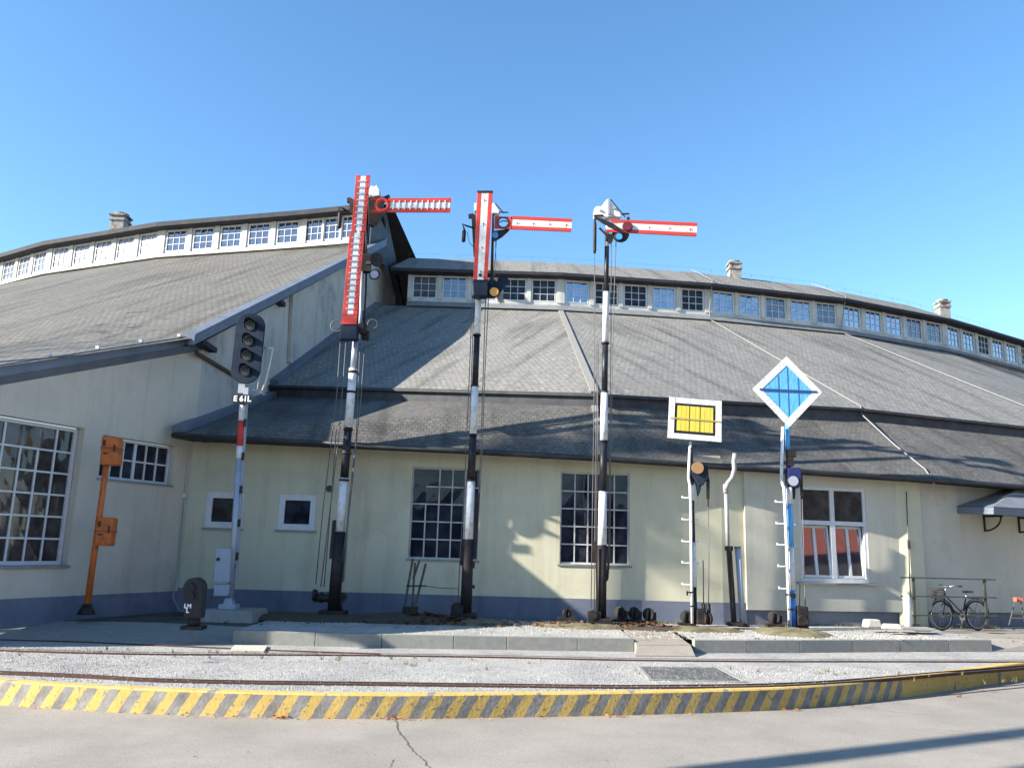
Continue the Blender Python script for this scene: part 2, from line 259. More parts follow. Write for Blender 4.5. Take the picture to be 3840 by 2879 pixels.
# ------------------------------------------------------------------ mesh builder
class MB:
    def __init__(s): s.v = []; s.f = []; s.uv = []; s.mi = []; s.sm = []
    def face(s, pts, mi=0, uv=None, sm=False):
        i = len(s.v); s.v += [Vector(p) for p in pts]; s.f.append(list(range(i, i+len(pts)))); s.uv.append(uv); s.mi.append(mi); s.sm.append(sm); return s
    def hexa(s, a, mi=0):   # 8 points: bottom 0-3 ccw, top 4-7
        for q in ((3, 2, 1, 0), (4, 5, 6, 7), (0, 1, 5, 4), (1, 2, 6, 5), (2, 3, 7, 6), (3, 0, 4, 7)): s.face([a[k] for k in q], mi)
        return s
    def box(s, c, size, mi=0, rot=None, taper=1.0):
        c = Vector(c); hx, hy, hz = [x/2 for x in size]
        p = [V(-hx, -hy, -hz), V(hx, -hy, -hz), V(hx, hy, -hz), V(-hx, hy, -hz)] + [V(x*hx*taper, y*hy*taper, hz) for x, y in ((-1, -1), (1, -1), (1, 1), (-1, 1))]
        if rot is not None: p = [rot @ q for q in p]
        return s.hexa([c+q for q in p], mi)
    def bar(s, a, b, wx, wy, mi=0, up=V(0, 0, 1)):
        a, b = Vector(a), Vector(b); d = (b-a).normalized()
        if abs(d.dot(up)) > .98: up = V(0, 1, 0)
        x = d.cross(up).normalized(); y = x.cross(d)
        o = [x*(-wx/2)-y*(wy/2), x*(wx/2)-y*(wy/2), x*(wx/2)+y*(wy/2), x*(-wx/2)+y*(wy/2)]
        return s.hexa([a+q for q in o]+[b+q for q in o], mi)
    def tube(s, pts, rad, seg=10, mi=0, cap=True, sm=True):
        pts = [Vector(p) for p in pts]; n = len(pts)
        if not hasattr(rad, '__len__'): rad = [rad]*n
        base = len(s.v); pd = None; x = None
        for i, p in enumerate(pts):
            d = ((pts[min(i+1, n-1)]-p).normalized() + (p-pts[max(i-1, 0)]).normalized())
            if d.length < 1e-6: d = (pts[min(i+1, n-1)]-pts[max(i-1, 0)])
            d.normalize()
            if x is None:
                up = V(0, 0, 1) if abs(d.z) < .9 else V(0, 1, 0); x = d.cross(up).normalized()
            else: x = (x - d*x.dot(d)).normalized()
            y = d.cross(x)
            for k in range(seg):
                a = 2*math.pi*k/seg; s.v.append(p + (x*math.cos(a)+y*math.sin(a))*rad[i])
        for i in range(n-1):
            for k in range(seg):
                k2 = (k+1) % seg; s.f.append([base+i*seg+k, base+i*seg+k2, base+(i+1)*seg+k2, base+(i+1)*seg+k]); s.uv.append(None); s.mi.append(mi); s.sm.append(sm)
        if cap:
            s.f.append([base+k for k in range(seg)][::-1]); s.f.append([base+(n-1)*seg+k for k in range(seg)]); s.uv += [None]*2; s.mi += [mi]*2; s.sm += [False]*2
        return s
    def disc(s, c, n, r, th, seg=24, mi=0):
        n = Vector(n).normalized(); return s.tube([Vector(c)-n*th/2, Vector(c)+n*th/2], r, seg, mi, sm=False)
    def ring(s, c, n, r, tr, seg=28, ts=8, mi=0):
        c = Vector(c); n = Vector(n).normalized(); up = V(0, 0, 1) if abs(n.z) < .9 else V(0, 1, 0); x = n.cross(up).normalized(); y = n.cross(x)
        base = len(s.v)
        for i in range(seg):
            a = 2*math.pi*i/seg; d = x*math.cos(a)+y*math.sin(a)
            for k in range(ts):
                b = 2*math.pi*k/ts; s.v.append(c+d*(r+tr*math.cos(b))+n*(tr*math.sin(b)))
        for i in range(seg):
            for k in range(ts):
                i2 = (i+1) % seg; k2 = (k+1) % ts
                s.f.append([base+i*ts+k, base+i2*ts+k, base+i2*ts+k2, base+i*ts+k2]); s.uv.append(None); s.mi.append(mi); s.sm.append(True)
        return s
    def prism(s, poly, d, mi=0):   # polygon (list of Vectors) extruded by vector d
        poly = [Vector(p) for p in poly]; d = Vector(d); q = [p+d for p in poly]; n = len(poly)
        s.face(poly, mi); s.face(q[::-1], mi)
        for i in range(n): s.face([poly[(i+1) % n], poly[i], q[i], q[(i+1) % n]], mi)
        return s
    def build(s, name, mats, parent=None, bevel=0, fix=True):
        off = parent['_w'] if parent is not None else V(0, 0, 0); off = Vector(off)
        me = bpy.data.meshes.new(name); me.from_pydata([p-off for p in s.v], [], s.f)
        if not isinstance(mats, (list, tuple)): mats = [mats]
        for m in mats: me.materials.append(m)
        if any(u is not None for u in s.uv):
            ul = me.uv_layers.new(name='UVMap'); li = 0
            for f, u in zip(s.f, s.uv):
                for k in range(len(f)): ul.data[li].uv = u[k] if u else (0, 0); li += 1
        for p, mi, sm in zip(me.polygons, s.mi, s.sm): p.material_index = mi; p.use_smooth = sm
        if fix and not any(u is not None for u in s.uv):
            bm = bmesh.new(); bm.from_mesh(me); bmesh.ops.remove_doubles(bm, verts=bm.verts, dist=1e-5); bmesh.ops.recalc_face_normals(bm, faces=bm.faces); bm.to_mesh(me); bm.free()
        o = bpy.data.objects.new(name, me); COL.objects.link(o)
        if parent is not None: o.parent = parent
        o['_w'] = list(off)
        if bevel:
            b = o.modifiers.new('bevel', 'BEVEL'); b.width = bevel; b.segments = 2; b.limit_method = 'ANGLE'
        return o
def tag(o, label=None, cat=None, group=None, kind=None):
    if label: o['label'] = label
    if cat: o['category'] = cat
    if group: o['group'] = group
    if kind: o['kind'] = kind
    return o
def thing(name, loc, label, cat, group=None):
    o = bpy.data.objects.new(name, None); COL.objects.link(o); o.location = loc; o['_w'] = list(loc); o.empty_display_size = .2
    return tag(o, label, cat, group)
def struct(mb, name, mat, **k): return tag(mb.build(name, mat, **k), kind='structure')

# ================================================================== GROUND
ZT, ZP = -.22, -.50          # track level, pavement level (platform = 0)
kb = [onz(x, y, ZP) for x, y in [(0, 2642), (208, 2657), (600, 2677), (1000, 2690), (1452, 2695), (1900, 2689), (2352, 2681), (2840, 2665), (3111, 2645), (3382, 2615), (3608, 2582), (3840, 2547)]]
def ext(pl, n0, n1):
    a = pl[0] + (pl[0]-pl[1]).normalized()*n0; b = pl[-1] + (pl[-1]-pl[-2]).normalized()*n1; return [a]+pl+[b]
def smooth(pl, sub=6):
    out = []; n = len(pl)
    for i in range(n-1):
        p0, p1, p2, p3 = pl[max(i-1, 0)], pl[i], pl[i+1], pl[min(i+2, n-1)]
        for k in range(sub):
            t = k/sub; out.append(.5*((2*p1)+(p2-p0)*t+(2*p0-5*p1+4*p2-p3)*t*t+(-p0+3*p1-3*p2+p3)*t**3))
    return out+[pl[-1]]
kb = smooth(kb, 5); kl_ = [kb[0]+(kb[0]-kb[2]).normalized()*(9-1.5*i)+V(0, (9-1.5*i)**2*.012, 0) for i in range(6)]; kr_ = [kb[-1]+(kb[-1]-kb[-3]).normalized()*(2*i) for i in range(1, 9)]; kb = kl_[:5]+kb+kr_
# pavement : one sheet to the horizon
g = MB()
S = 900
g.face([V(-S, -S, ZP), V(S, -S, ZP), V(S, S, ZP), V(-S, S, ZP)]); struct(g, 'pavement', M['pave'])
# track bed: from kerb back edge to platform
KW = .16
def offs(pl, d):
    out = []
    for i, p in enumerate(pl):
        t = (pl[min(i+1, len(pl)-1)]-pl[max(i-1, 0)]); t.z = 0; t.normalize(); out.append(p+V(-t.y, t.x, 0)*d)
    return out
kback = offs(kb, KW)
g = MB()
for i in range(len(kback)-1):
    a, b = kback[i], kback[i+1]
    g.face([V(a.x, a.y, ZT), V(b.x, b.y, ZT), V(b.x, 60, ZT), V(a.x, 60, ZT)])
struct(g, 'track_gravel', M['gravel'])
# striped kerb
g = MB(); u = -2.0; H_K = .285; CH = .018
uacc = -sum((kb[i+1]-kb[i]).length for i in range(5))
U_FAR = sum((kb[i+1]-kb[i]).length for i in range(5, 50))
print('ufar', U_FAR)
start = 0.0
for i in range(len(kb)-1):
    a, b = kb[i], kb[i+1]; l = (b-a).length; a2, b2 = kback[i], kback[i+1]
    na = (a2-a).normalized(); nb = (b2-b).normalized()
    z1 = ZP+H_K-CH; z2 = ZP+H_K
    def P(p, z): return V(p.x, p.y, z)
    u0, u1 = uacc, uacc+l
    g.face([P(a, ZP-.05), P(b, ZP-.05), P(b, z1), P(a, z1)], 0, [(u0, -.05), (u1, -.05), (u1, H_K-CH), (u0, H_K-CH)])
    g.face([P(a, z1), P(b, z1), P(b+nb*CH, z2), P(a+na*CH, z2)], 0, [(u0, H_K-CH), (u1, H_K-CH), (u1, H_K), (u0, H_K)])
    g.face([P(a+na*CH, z2), P(b+nb*CH, z2), P(b2, z2), P(a2, z2)], 0, [(u0, H_K), (u1, H_K), (u1, H_K+.2), (u0, H_K+.2)])
    g.face([P(a2, z2), P(b2, z2), P(b2, ZP-.05), P(a2, ZP-.05)], 0, [(u0, 0), (u1, 0), (u1, .1), (u0, .1)])
    uacc = u1
KERBLEN = uacc
ko = struct(g, 'striped_kerb', M['stripes'])
# platform (raised 0.22) with kerb stones
pk_bot = [(1000, 2420), (1450, 2428), (1900, 2437), (2375, 2443)]
PK1 = [onz(x, y, ZT) for x, y in [(870, 2413), (1180, 2422), (1430, 2428), (1700, 2433), (1900, 2436), (2165, 2440), (2378, 2443)]]
PK2 = [onz(x, y, ZT) for x, y in [(2605, 2448), (2800, 2448), (3000, 2447), (3200, 2445), (3378, 2444), (3560, 2443), (3722, 2443)]]
def platform_kerb(pl, stones):
    for i in range(len(pl)-1):
        a, b = pl[i], pl[i+1]; t = (b-a).normalized(); n = V(-t.y, t.x, 0); a = a+t*.004; b = b-t*.004
        o = MB().hexa([V(a.x, a.y, ZT-.05), V(b.x, b.y, ZT-.05), V(b.x+n.x*.12, b.y+n.y*.12, ZT-.05), V(a.x+n.x*.12, a.y+n.y*.12, ZT-.05),
                       V(a.x, a.y, .012), V(b.x, b.y, .012), V(b.x+n.x*.12, b.y+n.y*.12, .012), V(a.x+n.x*.12, a.y+n.y*.12, .012)]).build('kerb_stone', M['kerbstone'], bevel=.008)
        tag(o, kind='structure')
platform_kerb(PK1, 6); platform_kerb(PK2, 6)
def fill(front, zf=-.003, ymax=19.0, zb=None):
    g = MB(); zb = zf if zb is None else zb
    for i in range(len(front)-1):
        a, b = front[i], front[i+1]; g.face([V(a.x, a.y, zf), V(b.x, b.y, zf), V(b.x, ymax, zb), V(a.x, ymax, zb)])
    return g
p1 = offs(PK1, .12); p2 = offs(PK2, .12); PK_ALL = [(p.x, p.y) for p in p1+p2]
struct(fill(p1, 0, 60), 'platform', M['gravel2'])
yb_ = onz(2400, 2355, 0).y; struct(fill([V(p1[-1].x, yb_, 0), V(p2[0].x, yb_, 0)], -.002, 60), 'platform', M['gravel2'])
struct(fill(p2, 0, 60), 'platform', M['gravel2'])
# right end: the platform falls to the pavement
e0 = p2[-1]; e1 = onz(3840, 2440, ZT)
g = MB()
A = [V(e0.x, e0.y, 0), onz(3790, 2428, ZT)+V(0, 0, -.0), V(e0.x+6, e0.y+1.5, ZT-.01), V(e0.x+30, e0.y+4, ZT-.01)]
zq = ZT+.006
g.face([V(e0.x, e0.y-.12, zq), V(e0.x+1.2, e0.y+.15, zq), V(e0.x+1.6, 18, -.002), V(e0.x, 18, -.002)])
g.face([V(e0.x+1.2, e0.y+.15, zq), V(e0.x+40, e0.y+4, zq), V(e0.x+40, 22, -.002), V(e0.x+1.6, 18, -.002)])
g.face([V(e0.x, 18, -.002), V(e0.x+1.6, 18, -.002), V(e0.x+40, 22, -.002), V(e0.x+40, 60, -.002), V(e0.x, 60, -.002)])
struct(g, 'side_path', M['pave'])
# left: dark asphalt apron that slopes to the tracks
a0 = p1[0]
g = MB()
lf = [onz(-900, 2395, ZT+.0), onz(0, 2398, ZT), onz(450, 2404, ZT), V(a0.x, a0.y-.12, ZT)]
for i in range(3):
    a, b = lf[i], lf[i+1]; g.face([V(a.x, a.y, ZT+.004), V(b.x, b.y, ZT+.004), V(b.x, b.y+1.5 if i < 2 else a0.y+.9, -.03), V(a.x, a.y+1.5, -.03)])
struct(g, 'verge_strip', M['concrete'])
g = MB()
for i in range(3):
    a, b = lf[i], lf[i+1]; g.face([V(a.x, a.y+1.5, -.03), V(b.x, b.y+1.5 if i < 2 else a0.y+.9, -.03), V(b.x, 60, -.004), V(a.x, 60, -.004)])
g.face([V(lf[3].x, a0.y+.9, -.03), V(a0.x+.002, a0.y, -.001), V(a0.x+.002, 60, -.004), V(lf[3].x, 60, -.004)])
struct(g, 'asphalt_apron', M['asphalt'])
# dark soil strip along the wall on the platform's left part and shallow mounds
def mound(pts, zc, name, mat, rnd=.02, base=0.002):
    c = sum(pts, V(0, 0, 0))/len(pts); g = MB(); n = len(pts); rings = [1, .82, .55, .25]; hs = [0, .6, .9, 1]
    vv = []
    for r_, h in zip(rings, hs): vv.append([V(c.x+(p.x-c.x)*r_, c.y+(p.y-c.y)*r_, base+zc*h+random.uniform(-rnd, rnd)*(h > 0)) for p in pts])
    for a, b in zip(vv, vv[1:]):
        for i in range(n): g.face([a[i], a[(i+1) % n], b[(i+1) % n], b[i]])
    g.face(vv[-1]); return struct(g, name, mat)
def oval(cx, cy, rx, ry, n=18, j=.08):
    return [V(cx+rx*math.cos(2*math.pi*i/n)*random.uniform(1-j, 1+j), cy+ry*math.sin(2*math.pi*i/n)*random.uniform(1-j, 1+j), 0) for i in range(n)]

# ramp slab between the two kerb runs
RT = [onz(2335, 2356, .012), onz(2470, 2352, .012), onz(2588, 2418, .012), onz(2390, 2416, .012)]
q = [onz(2335, 2354, .012), onz(2500, 2352, .012), onz(2590, 2417, -.06), onz(2388, 2417, -.06)]
g = MB(); g.prism([q[3], q[2], q[1], q[0]], V(0, 0, -.18)); struct(g, 'ramp_slab', M['ramp'])
q2 = [onz(2384, 2458, ZT+.01), onz(2607, 2460, ZT+.01)]
g = MB(); g.hexa([V(q2[0].x, q2[0].y, ZT-.03), V(q2[1].x, q2[1].y, ZT-.03), V(q[2].x+.0, q[2].y-.004, ZT-.03), V(q[3].x, q[3].y-.004, ZT-.03),
                  V(q2[0].x, q2[0].y, ZT+.02), V(q2[1].x, q2[1].y, ZT+.02), V(q[2].x, q[2].y-.004, -.066), V(q[3].x, q[3].y-.004, -.066)]); struct(g, 'ramp', M['ramp'])
# dark gravel patch inside the track with pale concrete frame
dp = [onz(x, y, ZT+.006) for x, y in ((2440, 2548), (2795, 2556), (2690, 2502), (2395, 2497))]
g = MB(); g.face(dp); struct(g, 'dark_gravel_patch', M['gravel_dark'])
g = MB(); g.bar(dp[0]+V(0, 0, .004), dp[3]+V(0, 0, .004), .05, .012); g.bar(dp[1]+V(0, 0, .004), dp[2]+V(0, 0, .004), .05, .012); g.bar(dp[0]+V(.03, 0, .004), dp[1]+V(-.03, 0, .004), .04, .012)
struct(g, 'patch_frame', M['concrete'])
# pale slab at the left end of the kerb stones
sl = [onz(x, y, ZT+.02) for x, y in ((860, 2440), (990, 2442), (1003, 2421), (880, 2419))]
g = MB(); g.prism([V(p.x, p.y, ZT+.03) for p in sl], V(0, 0, -.1)); struct(g, 'pale_slab', M['stone'])
# rails
def rail(px, wd=.055, h=.022, ext_=(12, 25), name='rail'):
    pl = ext(smooth([onz(x, y, ZT+.02) for x, y in px], 4), *ext_); g = MB()
    for i in range(len(pl)-1):
        a, b = pl[i], pl[i+1]; t = (b-a).normalized(); n = V(-t.y, t.x, 0)*wd/2; z0 = V(0, 0, -.04); z1 = V(0, 0, h-.02)
        g.face([a-n+z1, b-n+z1, b+n+z1, a+n+z1]); g.face([a-n+z0, b-n+z0, b-n+z1, a-n+z1], 1); g.face([b+n+z0, a+n+z0, a+n+z1, b+n+z1], 1)
    return struct(g, name, [M['rail_top'], M['rust']])
M['rail_top'] = noisy('rail_top', (.07, .045, .035), (.14, .10, .085), 12, .5, 5, metal=.5)
M['rust'] = noisy('rusty_rail_side', (.06, .03, .022), (.10, .045, .03), 14, .9, 5)
far_r = [(0, 2436), (500, 2449), (1000, 2452), (1352, 2454), (1900, 2462), (2352, 2472), (2900, 2477), (3292, 2477.5), (3840, 2479)]
near_r = [(0, 2522), (316, 2535), (588, 2550), (1000, 2559), (1352, 2563), (1900, 2570), (2352, 2575), (2804, 2571), (3066, 2561), (3292, 2545), (3518, 2526), (3840, 2501)]
rail(far_r); rail(near_r)
rail([(x, y-9) for x, y in near_r], .035, .018, name='guard_rail')
rail([(0, 2395), (316, 2404), (588, 2416), (1000, 2434), (1200, 2441)], .05, .02, (12, 1), 'rail')
# dark flangeway groove beside each rail
for nm, pts, d in (('flange_groove', far_r, -5), ('flange_groove', near_r, -5)):
    pl = ext(smooth([onz(x, y+d, ZT+.004) for x, y in pts], 4), 12, 25); pl2 = offs(pl, .05); g = MB()
    for i in range(len(pl)-1): g.face([pl[i], pl[i+1], pl2[i+1], pl2[i]])
    struct(g, nm, M['rust'])

# cracks in the pavement
def crack(px, w0=.012):
    g = MB(); pl = [onz(x, y, ZP+.004) for x, y in px]; pts = []
    for i in range(len(pl)-1):
        for k in range(6):
            p = pl[i].lerp(pl[i+1], k/6); pts.append(p+V(random.uniform(-.015, .015), random.uniform(-.015, .015), 0))
    pts.append(pl[-1])
    for i in range(len(pts)-1):
        t = (pts[i+1]-pts[i]).normalized(); n = V(-t.y, t.x, 0)*w0*random.uniform(.3, .8); g.face([pts[i]-n, pts[i+1]-n, pts[i+1]+n, pts[i]+n])
    struct(g, 'crack', M['crack'])
crack([(1486, 2700), (1500, 2745), (1532, 2790), (1555, 2818), (1590, 2850), (1612, 2879)], .014)
crack([(3240, 2650), (3360, 2668), (3500, 2680)], .008); crack([(3480, 2730), (3640, 2745), (3840, 2772)], .006); crack([(1480, 2845), (1455, 2879)], .006)

# ================================================================== BUILDINGS
AZG = R(6); gv = V(math.sin(AZG), math.cos(AZG), 0); gn = V(math.cos(AZG), -math.sin(AZG), 0)     # gable plane
CORN = V(-7.33, 19.07, 0)
J1, J2, J3, J4 = V(4.95, 19.4, 0), V(9.6, 20.32, 0), V(16.2, 22.5, 0), V(22, 25.5, 0)
CEN = V(-2.0, 84, 0)
ZR, ZL = 11.76, 13.77
cR = [onz(x, y, ZR) for x, y in [(1528, 1114.5), (2101.5, 1132), (2657, 1168.5), (3151, 1220), (3545, 1290), (3825, 1364)]]
d_ = (cR[-1]-cR[-2]); ang = R(-9); 
def rotz(v, a): return V(v.x*math.cos(a)-v.y*math.sin(a), v.x*math.sin(a)+v.y*math.cos(a), v.z)
cR.append(cR[-1]+rotz(d_, R(9))); cR.append(cR[-1]+rotz(d_, R(18)))
def outw(i, pl):
    a = pl[max(i-1, 0)]; b = pl[min(i+1, len(pl)-1)]; t = (b-a); t.z = 0; t.normalize(); return V(t.y, -t.x, 0)
oR = [outw(i, cR) for i in range(len(cR))]

hall = thing('roundhouse_hall', (2.3, 24, 0), 'long curved roundhouse hall with grey slate roof and a row of clerestory windows', 'building')
def wall_open(p0, p1, z0, ztop, ops, depth, mat, name, parent, thick=.3, plane_off=0):
    """vertical wall from p0 to p1 with rectangular openings (u0,u1,z0,z1); ztop float or (z at p0, z at p1)"""
    d = (p1-p0); Lh = d.length; t = d/Lh; n = V(t.y, -t.x, 0)      # outward (towards camera)
    zt = (lambda u: ztop) if not isinstance(ztop, tuple) else (lambda u: ztop[0]+(ztop[1]-ztop[0])*u/Lh)
    P = lambda u, z, k=0: V(p0.x+t.x*u+n.x*(plane_off-k), p0.y+t.y*u+n.y*(plane_off-k), z)
    g = MB(); us = sorted(set([0, Lh]+[o[0] for o in ops]+[o[1] for o in ops]))
    for a, b in zip(us, us[1:]):
        inn = sorted([o for o in ops if o[0] <= a+1e-6 and o[1] >= b-1e-6], key=lambda o: o[2]); z = z0
        for o in inn: g.face([P(a, z), P(b, z), P(b, o[2]), P(a, o[2])]); z = o[3]
        g.face([P(a, z), P(b, z), P(b, zt(b)), P(a, zt(a))])
    for u0, u1, a, b in ops:
        g.face([P(u0, a), P(u1, a), P(u1, a, depth), P(u0, a, depth)]); g.face([P(u1, b), P(u0, b), P(u0, b, depth), P(u1, b, depth)])
        g.face([P(u0, b), P(u0, a), P(u0, a, depth), P(u0, b, depth)]); g.face([P(u1, a), P(u1, b), P(u1, b, depth), P(u1, a, depth)])
    o = g.build(name, mat, parent, fix=False); return P, o
def gridwindow(P, u0, u1, z0, z1, cols, rows, k, parent, fmat, gmat, fw=.05, mw=.028, skip=(), sill=None, name='window', thickcols=(), rowh=None, gl=None):
    """frame and muntins as one mesh `window`, its glass as the child `pane`"""
    g = MB()
    def B(ua, ub, za, zb, ka, kb_):
        g.hexa([P(ua, za, ka), P(ub, za, ka), P(ub, za, kb_), P(ua, za, kb_), P(ua, zb, ka), P(ub, zb, ka), P(ub, zb, kb_), P(ua, zb, kb_)])
    B(u0, u1, z0, z0+fw, k-.04, k+.04); B(u0, u1, z1-fw, z1, k-.04, k+.04); B(u0, u0+fw, z0+fw, z1-fw, k-.041, k+.04); B(u1-fw, u1, z0+fw, z1-fw, k-.041, k+.04)
    U0, U1, Z0, Z1 = u0+fw, u1-fw, z0+fw, z1-fw
    rz = [Z0+(Z1-Z0)*i/rows for i in range(rows+1)] if rowh is None else [Z0+(Z1-Z0)*h for h in rowh]
    cu_ = [U0+(U1-U0)*i/cols for i in range(cols+1)]
    for r_ in range(rows):
        for c in range(1, cols):
            if ('v', c, r_) in skip: continue
            m_ = mw*(2.0 if c in thickcols else 1); B(cu_[c]-m_/2, cu_[c]+m_/2, rz[r_], rz[r_+1], k-.02, k+.02)
    for r_ in range(1, rows):
        for c in range(cols):
            if ('h', c, r_) in skip: continue
            B(cu_[c], cu_[c+1], rz[r_]-mw/2, rz[r_]+mw/2, k-.023, k+.02)
    w_ = g.build(name, fmat, parent, fix=False)
    gg = MB()
    for r_ in range(rows):
        for c in range(cols):
            j = [random.uniform(-.004, .004) for _ in range(4)]
            gg.face([P(cu_[c], rz[r_], k+.008+j[0]), P(cu_[c+1], rz[r_], k+.008+j[1]), P(cu_[c+1], rz[r_+1], k+.008+j[2]), P(cu_[c], rz[r_+1], k+.008+j[3])])
    gg.build('pane', gmat, w_, fix=False)
    if sill:
        g = MB(); g.hexa([P(u0-.05, z0-.05, -sill), P(u1+.05, z0-.05, -sill), P(u1+.05, z0-.05, k), P(u0-.05, z0-.05, k), P(u0-.05, z0-.008, -sill), P(u1+.05, z0-.008, -sill), P(u1+.05, z0-.002, k), P(u0-.05, z0-.002, k)]); g.build('sill', M['flash'], w_)
    return w_
def uz(px, p0, p1, off=0):      # picture point on a wall plane -> (u, z)
    t = (p1-p0).normalized(); n = V(t.y, -t.x, 0); q = onpl(px[0], px[1], p0+n*off, n); return ((q-p0).dot(t), q.z)

# ---- right hall walls
PZ = .49
EZ = 3.85
eG = onpl(648, 1640, CORN, gn); eG.z = EZ
def nrm_(a, b): t = (b-a).normalized(); return V(t.y, -t.x, 0)
e1 = onpl(2257, 1709, J1+nrm_(CORN, J1)*.58, nrm_(CORN, J1)); e2 = onpl(3500, 1790, J2+nrm_(J1, J3)*.62, nrm_(J1, J3)); ed = onpl(3840, 1817, J2+nrm_(J2, J3)*.62, nrm_(J2, J3))
e3 = e2+(ed-e2).normalized()*8.0; e4 = e3+rotz((ed-e2).normalized()*7.5, R(8))
print('eaves', eG, e1, e2, ed, 'cR', cR)
A0, A1 = uz((1547.6, 1750), CORN, J1), uz((1790, 2100), CORN, J1)
B0, B1 = uz((2104, 1765), CORN, J1), uz((2361, 2116), CORN, J1)
S0, S1 = uz((778, 1846), CORN, J1), uz((905, 1975), CORN, J1)
T0, T1 = uz((1050, 1852), CORN, J1), uz((1178, 1988), CORN, J1)
print('win', A0, A1, B0, B1, S0, S1, T0, T1)
ops1 = [(A0[0], A1[0], A1[1], A0[1]), (B0[0], B1[0], B1[1]-.02, A0[1]), (S0[0], S1[0], T1[1], T0[1]), (T0[0], T1[0], T1[1], T0[1])]
L1 = (J1-CORN).length
B1u = B1[0]
# openings may not run past the joint
JX = max(B1u+.25, L1)
J1 = CORN + (J1-CORN).normalized()*JX
P1, _ = wall_open(CORN, J1, PZ, EZ-.02, ops1, .22, M['wall'], 'wall', hall)
# second facet: green part then thicker grey panel with right window
spl = .62*0+ (uz((2790, 2000), J1, J2)[0])
tJ = (J2-J1).normalized(); JM = J1+tJ*spl
wall_open(J1, JM, PZ, 3.60, [], .2, M['wall'], 'wall', hall)
W0, W1 = uz((2992, 1822), JM, J2, .07), uz((3262, 2186), JM, J2, .07)
P2, _ = wall_open(JM, J2, .34, 3.60, [(W0[0], W1[0], W1[1], W0[1])], .16, M['wall_grey'], 'wall', hall, plane_off=.07)
nJ = V(tJ.y, -tJ.x, 0)
g = MB(); g.face([JM+V(0, 0, .34)+nJ*.0, JM+nJ*.07+V(0, 0, .34), JM+nJ*.07+V(0, 0, 3.6), JM+V(0, 0, 3.6)]); g.face([JM+V(0, 0, .34), J2+V(0, 0, .34), J2+nJ*.07+V(0, 0, .34), JM+nJ*.07+V(0, 0, .34)]); g.build('wall_edge', M['wall_grey'], hall)
P3, _ = wall_open(J2, J3, .34, 3.55, [], .2, M['wall_grey'], 'wall', hall, plane_off=.05)
wall_open(J3, J4, .34, 3.55, [], .2, M['wall_grey'], 'wall', hall)
g = MB()
for a, b, off_ in ((CORN, J1, .03), (J1, JM, .03)):
    t = (b-a).normalized(); n = V(t.y, -t.x, 0)*off_; g.face([a+n+V(0, 0, -.1), b+n+V(0, 0, -.1), b+n+V(0, 0, PZ), a+n+V(0, 0, PZ)]); g.face([a+n+V(0, 0, PZ), b+n+V(0, 0, PZ), b+V(0, 0, PZ), a+V(0, 0, PZ)])
g.build('plinth', M['plinth'], hall)
g = MB()
for a, b in ((JM, J2), (J2, J3), (J3, J4)):
    g.face([a+V(0, 0, -.1), b+V(0, 0, -.1), b+V(0, 0, .345), a+V(0, 0, .345)])
g.build('plinth', M['plinth_grey'], hall)
# pilaster at the second joint
pa, pb = uz((3372, 2000), J2-tJ*1.5, J2), uz((3420, 2000), J2, J3)
t3 = (J3-J2).normalized(); n3 = V(t3.y, -t3.x, 0)
g = MB(); g.hexa([J2+t3*-.28+n3*.0+V(0, 0, -.05), J2+t3*.0+n3*.16+V(0, 0, -.05), J2+t3*.42+n3*.16+V(0, 0, -.05), J2+t3*.42+V(0, 0, -.05),
                  J2+t3*-.28+V(0, 0, 3.52), J2+t3*.0+n3*.16+V(0, 0, 3.52), J2+t3*.42+n3*.16+V(0, 0, 3.52), J2+t3*.42+V(0, 0, 3.52)]); g.build('pilaster', M['wall'], hall)
# windows of the first facet
gridwindow(P1, A0[0], A1[0], A1[1], A0[1], 5, 5, .12, hall, M['muntin'], M['glass'], .035, .03, skip={('v', 1, 4), ('v', 2, 4) if False else ('h', 0, 4), ('v', 1, 3)}, sill=.03)
gridwindow(P1, B0[0], B1[0], B1[1]-.02, A0[1], 5, 5, .12, hall, M['muntin'], M['glass'], .035, .03, sill=.03)
def pvc(P, u0, u1, z0, z1, k, parent, gmat):
    return gridwindow(P, u0, u1, z0, z1, 1, 1, k, parent, M['white_frame'], gmat, .13, .05, sill=.04)
pvc(P1, S0[0], S1[0], T1[1], T0[1], .05, hall, M['glass_brown']); pvc(P1, T0[0], T1[0], T1[1], T0[1], .05, hall, M['glass'])
# right window: two fixed lights over two sashes tilted inwards
zt_ = W1[1]+(W0[1]-W1[1])*.62; um = (W0[0]+W1[0])/2
g = MB()
def PB(P, g, ua, ub, za, zb, ka, kb_, kt=0, h=1, z00=0):
    f = lambda z: kt*(z-z00)/h
    g.hexa([P(ua, za, ka+f(za)), P(ub, za, ka+f(za)), P(ub, za, kb_+f(za)), P(ua, za, kb_+f(za)), P(ua, zb, ka+f(zb)), P(ub, zb, ka+f(zb)), P(ub, zb, kb_+f(zb)), P(ua, zb, kb_+f(zb))])
PB(P2, g, W0[0], W1[0], W1[1], W1[1]+.09, .02, .10); PB(P2, g, W0[0], W1[0], W0[1]-.07, W0[1], .02, .10); PB(P2, g, W0[0], W0[0]+.07, W1[1]+.09, W0[1]-.07, .019, .10); PB(P2, g, W1[0]-.07, W1[0], W1[1]+.09, W0[1]-.07, .019, .10)
PB(P2, g, um-.055, um+.055, W1[1]+.09, W0[1]-.07, .018, .10); PB(P2, g, W0[0]+.07, um-.055, zt_-.05, zt_+.05, .021, .10); PB(P2, g, um+.055, W1[0]-.07, zt_-.05, zt_+.05, .021, .10)
wR = g.build('window', M['white_frame'], hall, fix=False)
gg = MB()
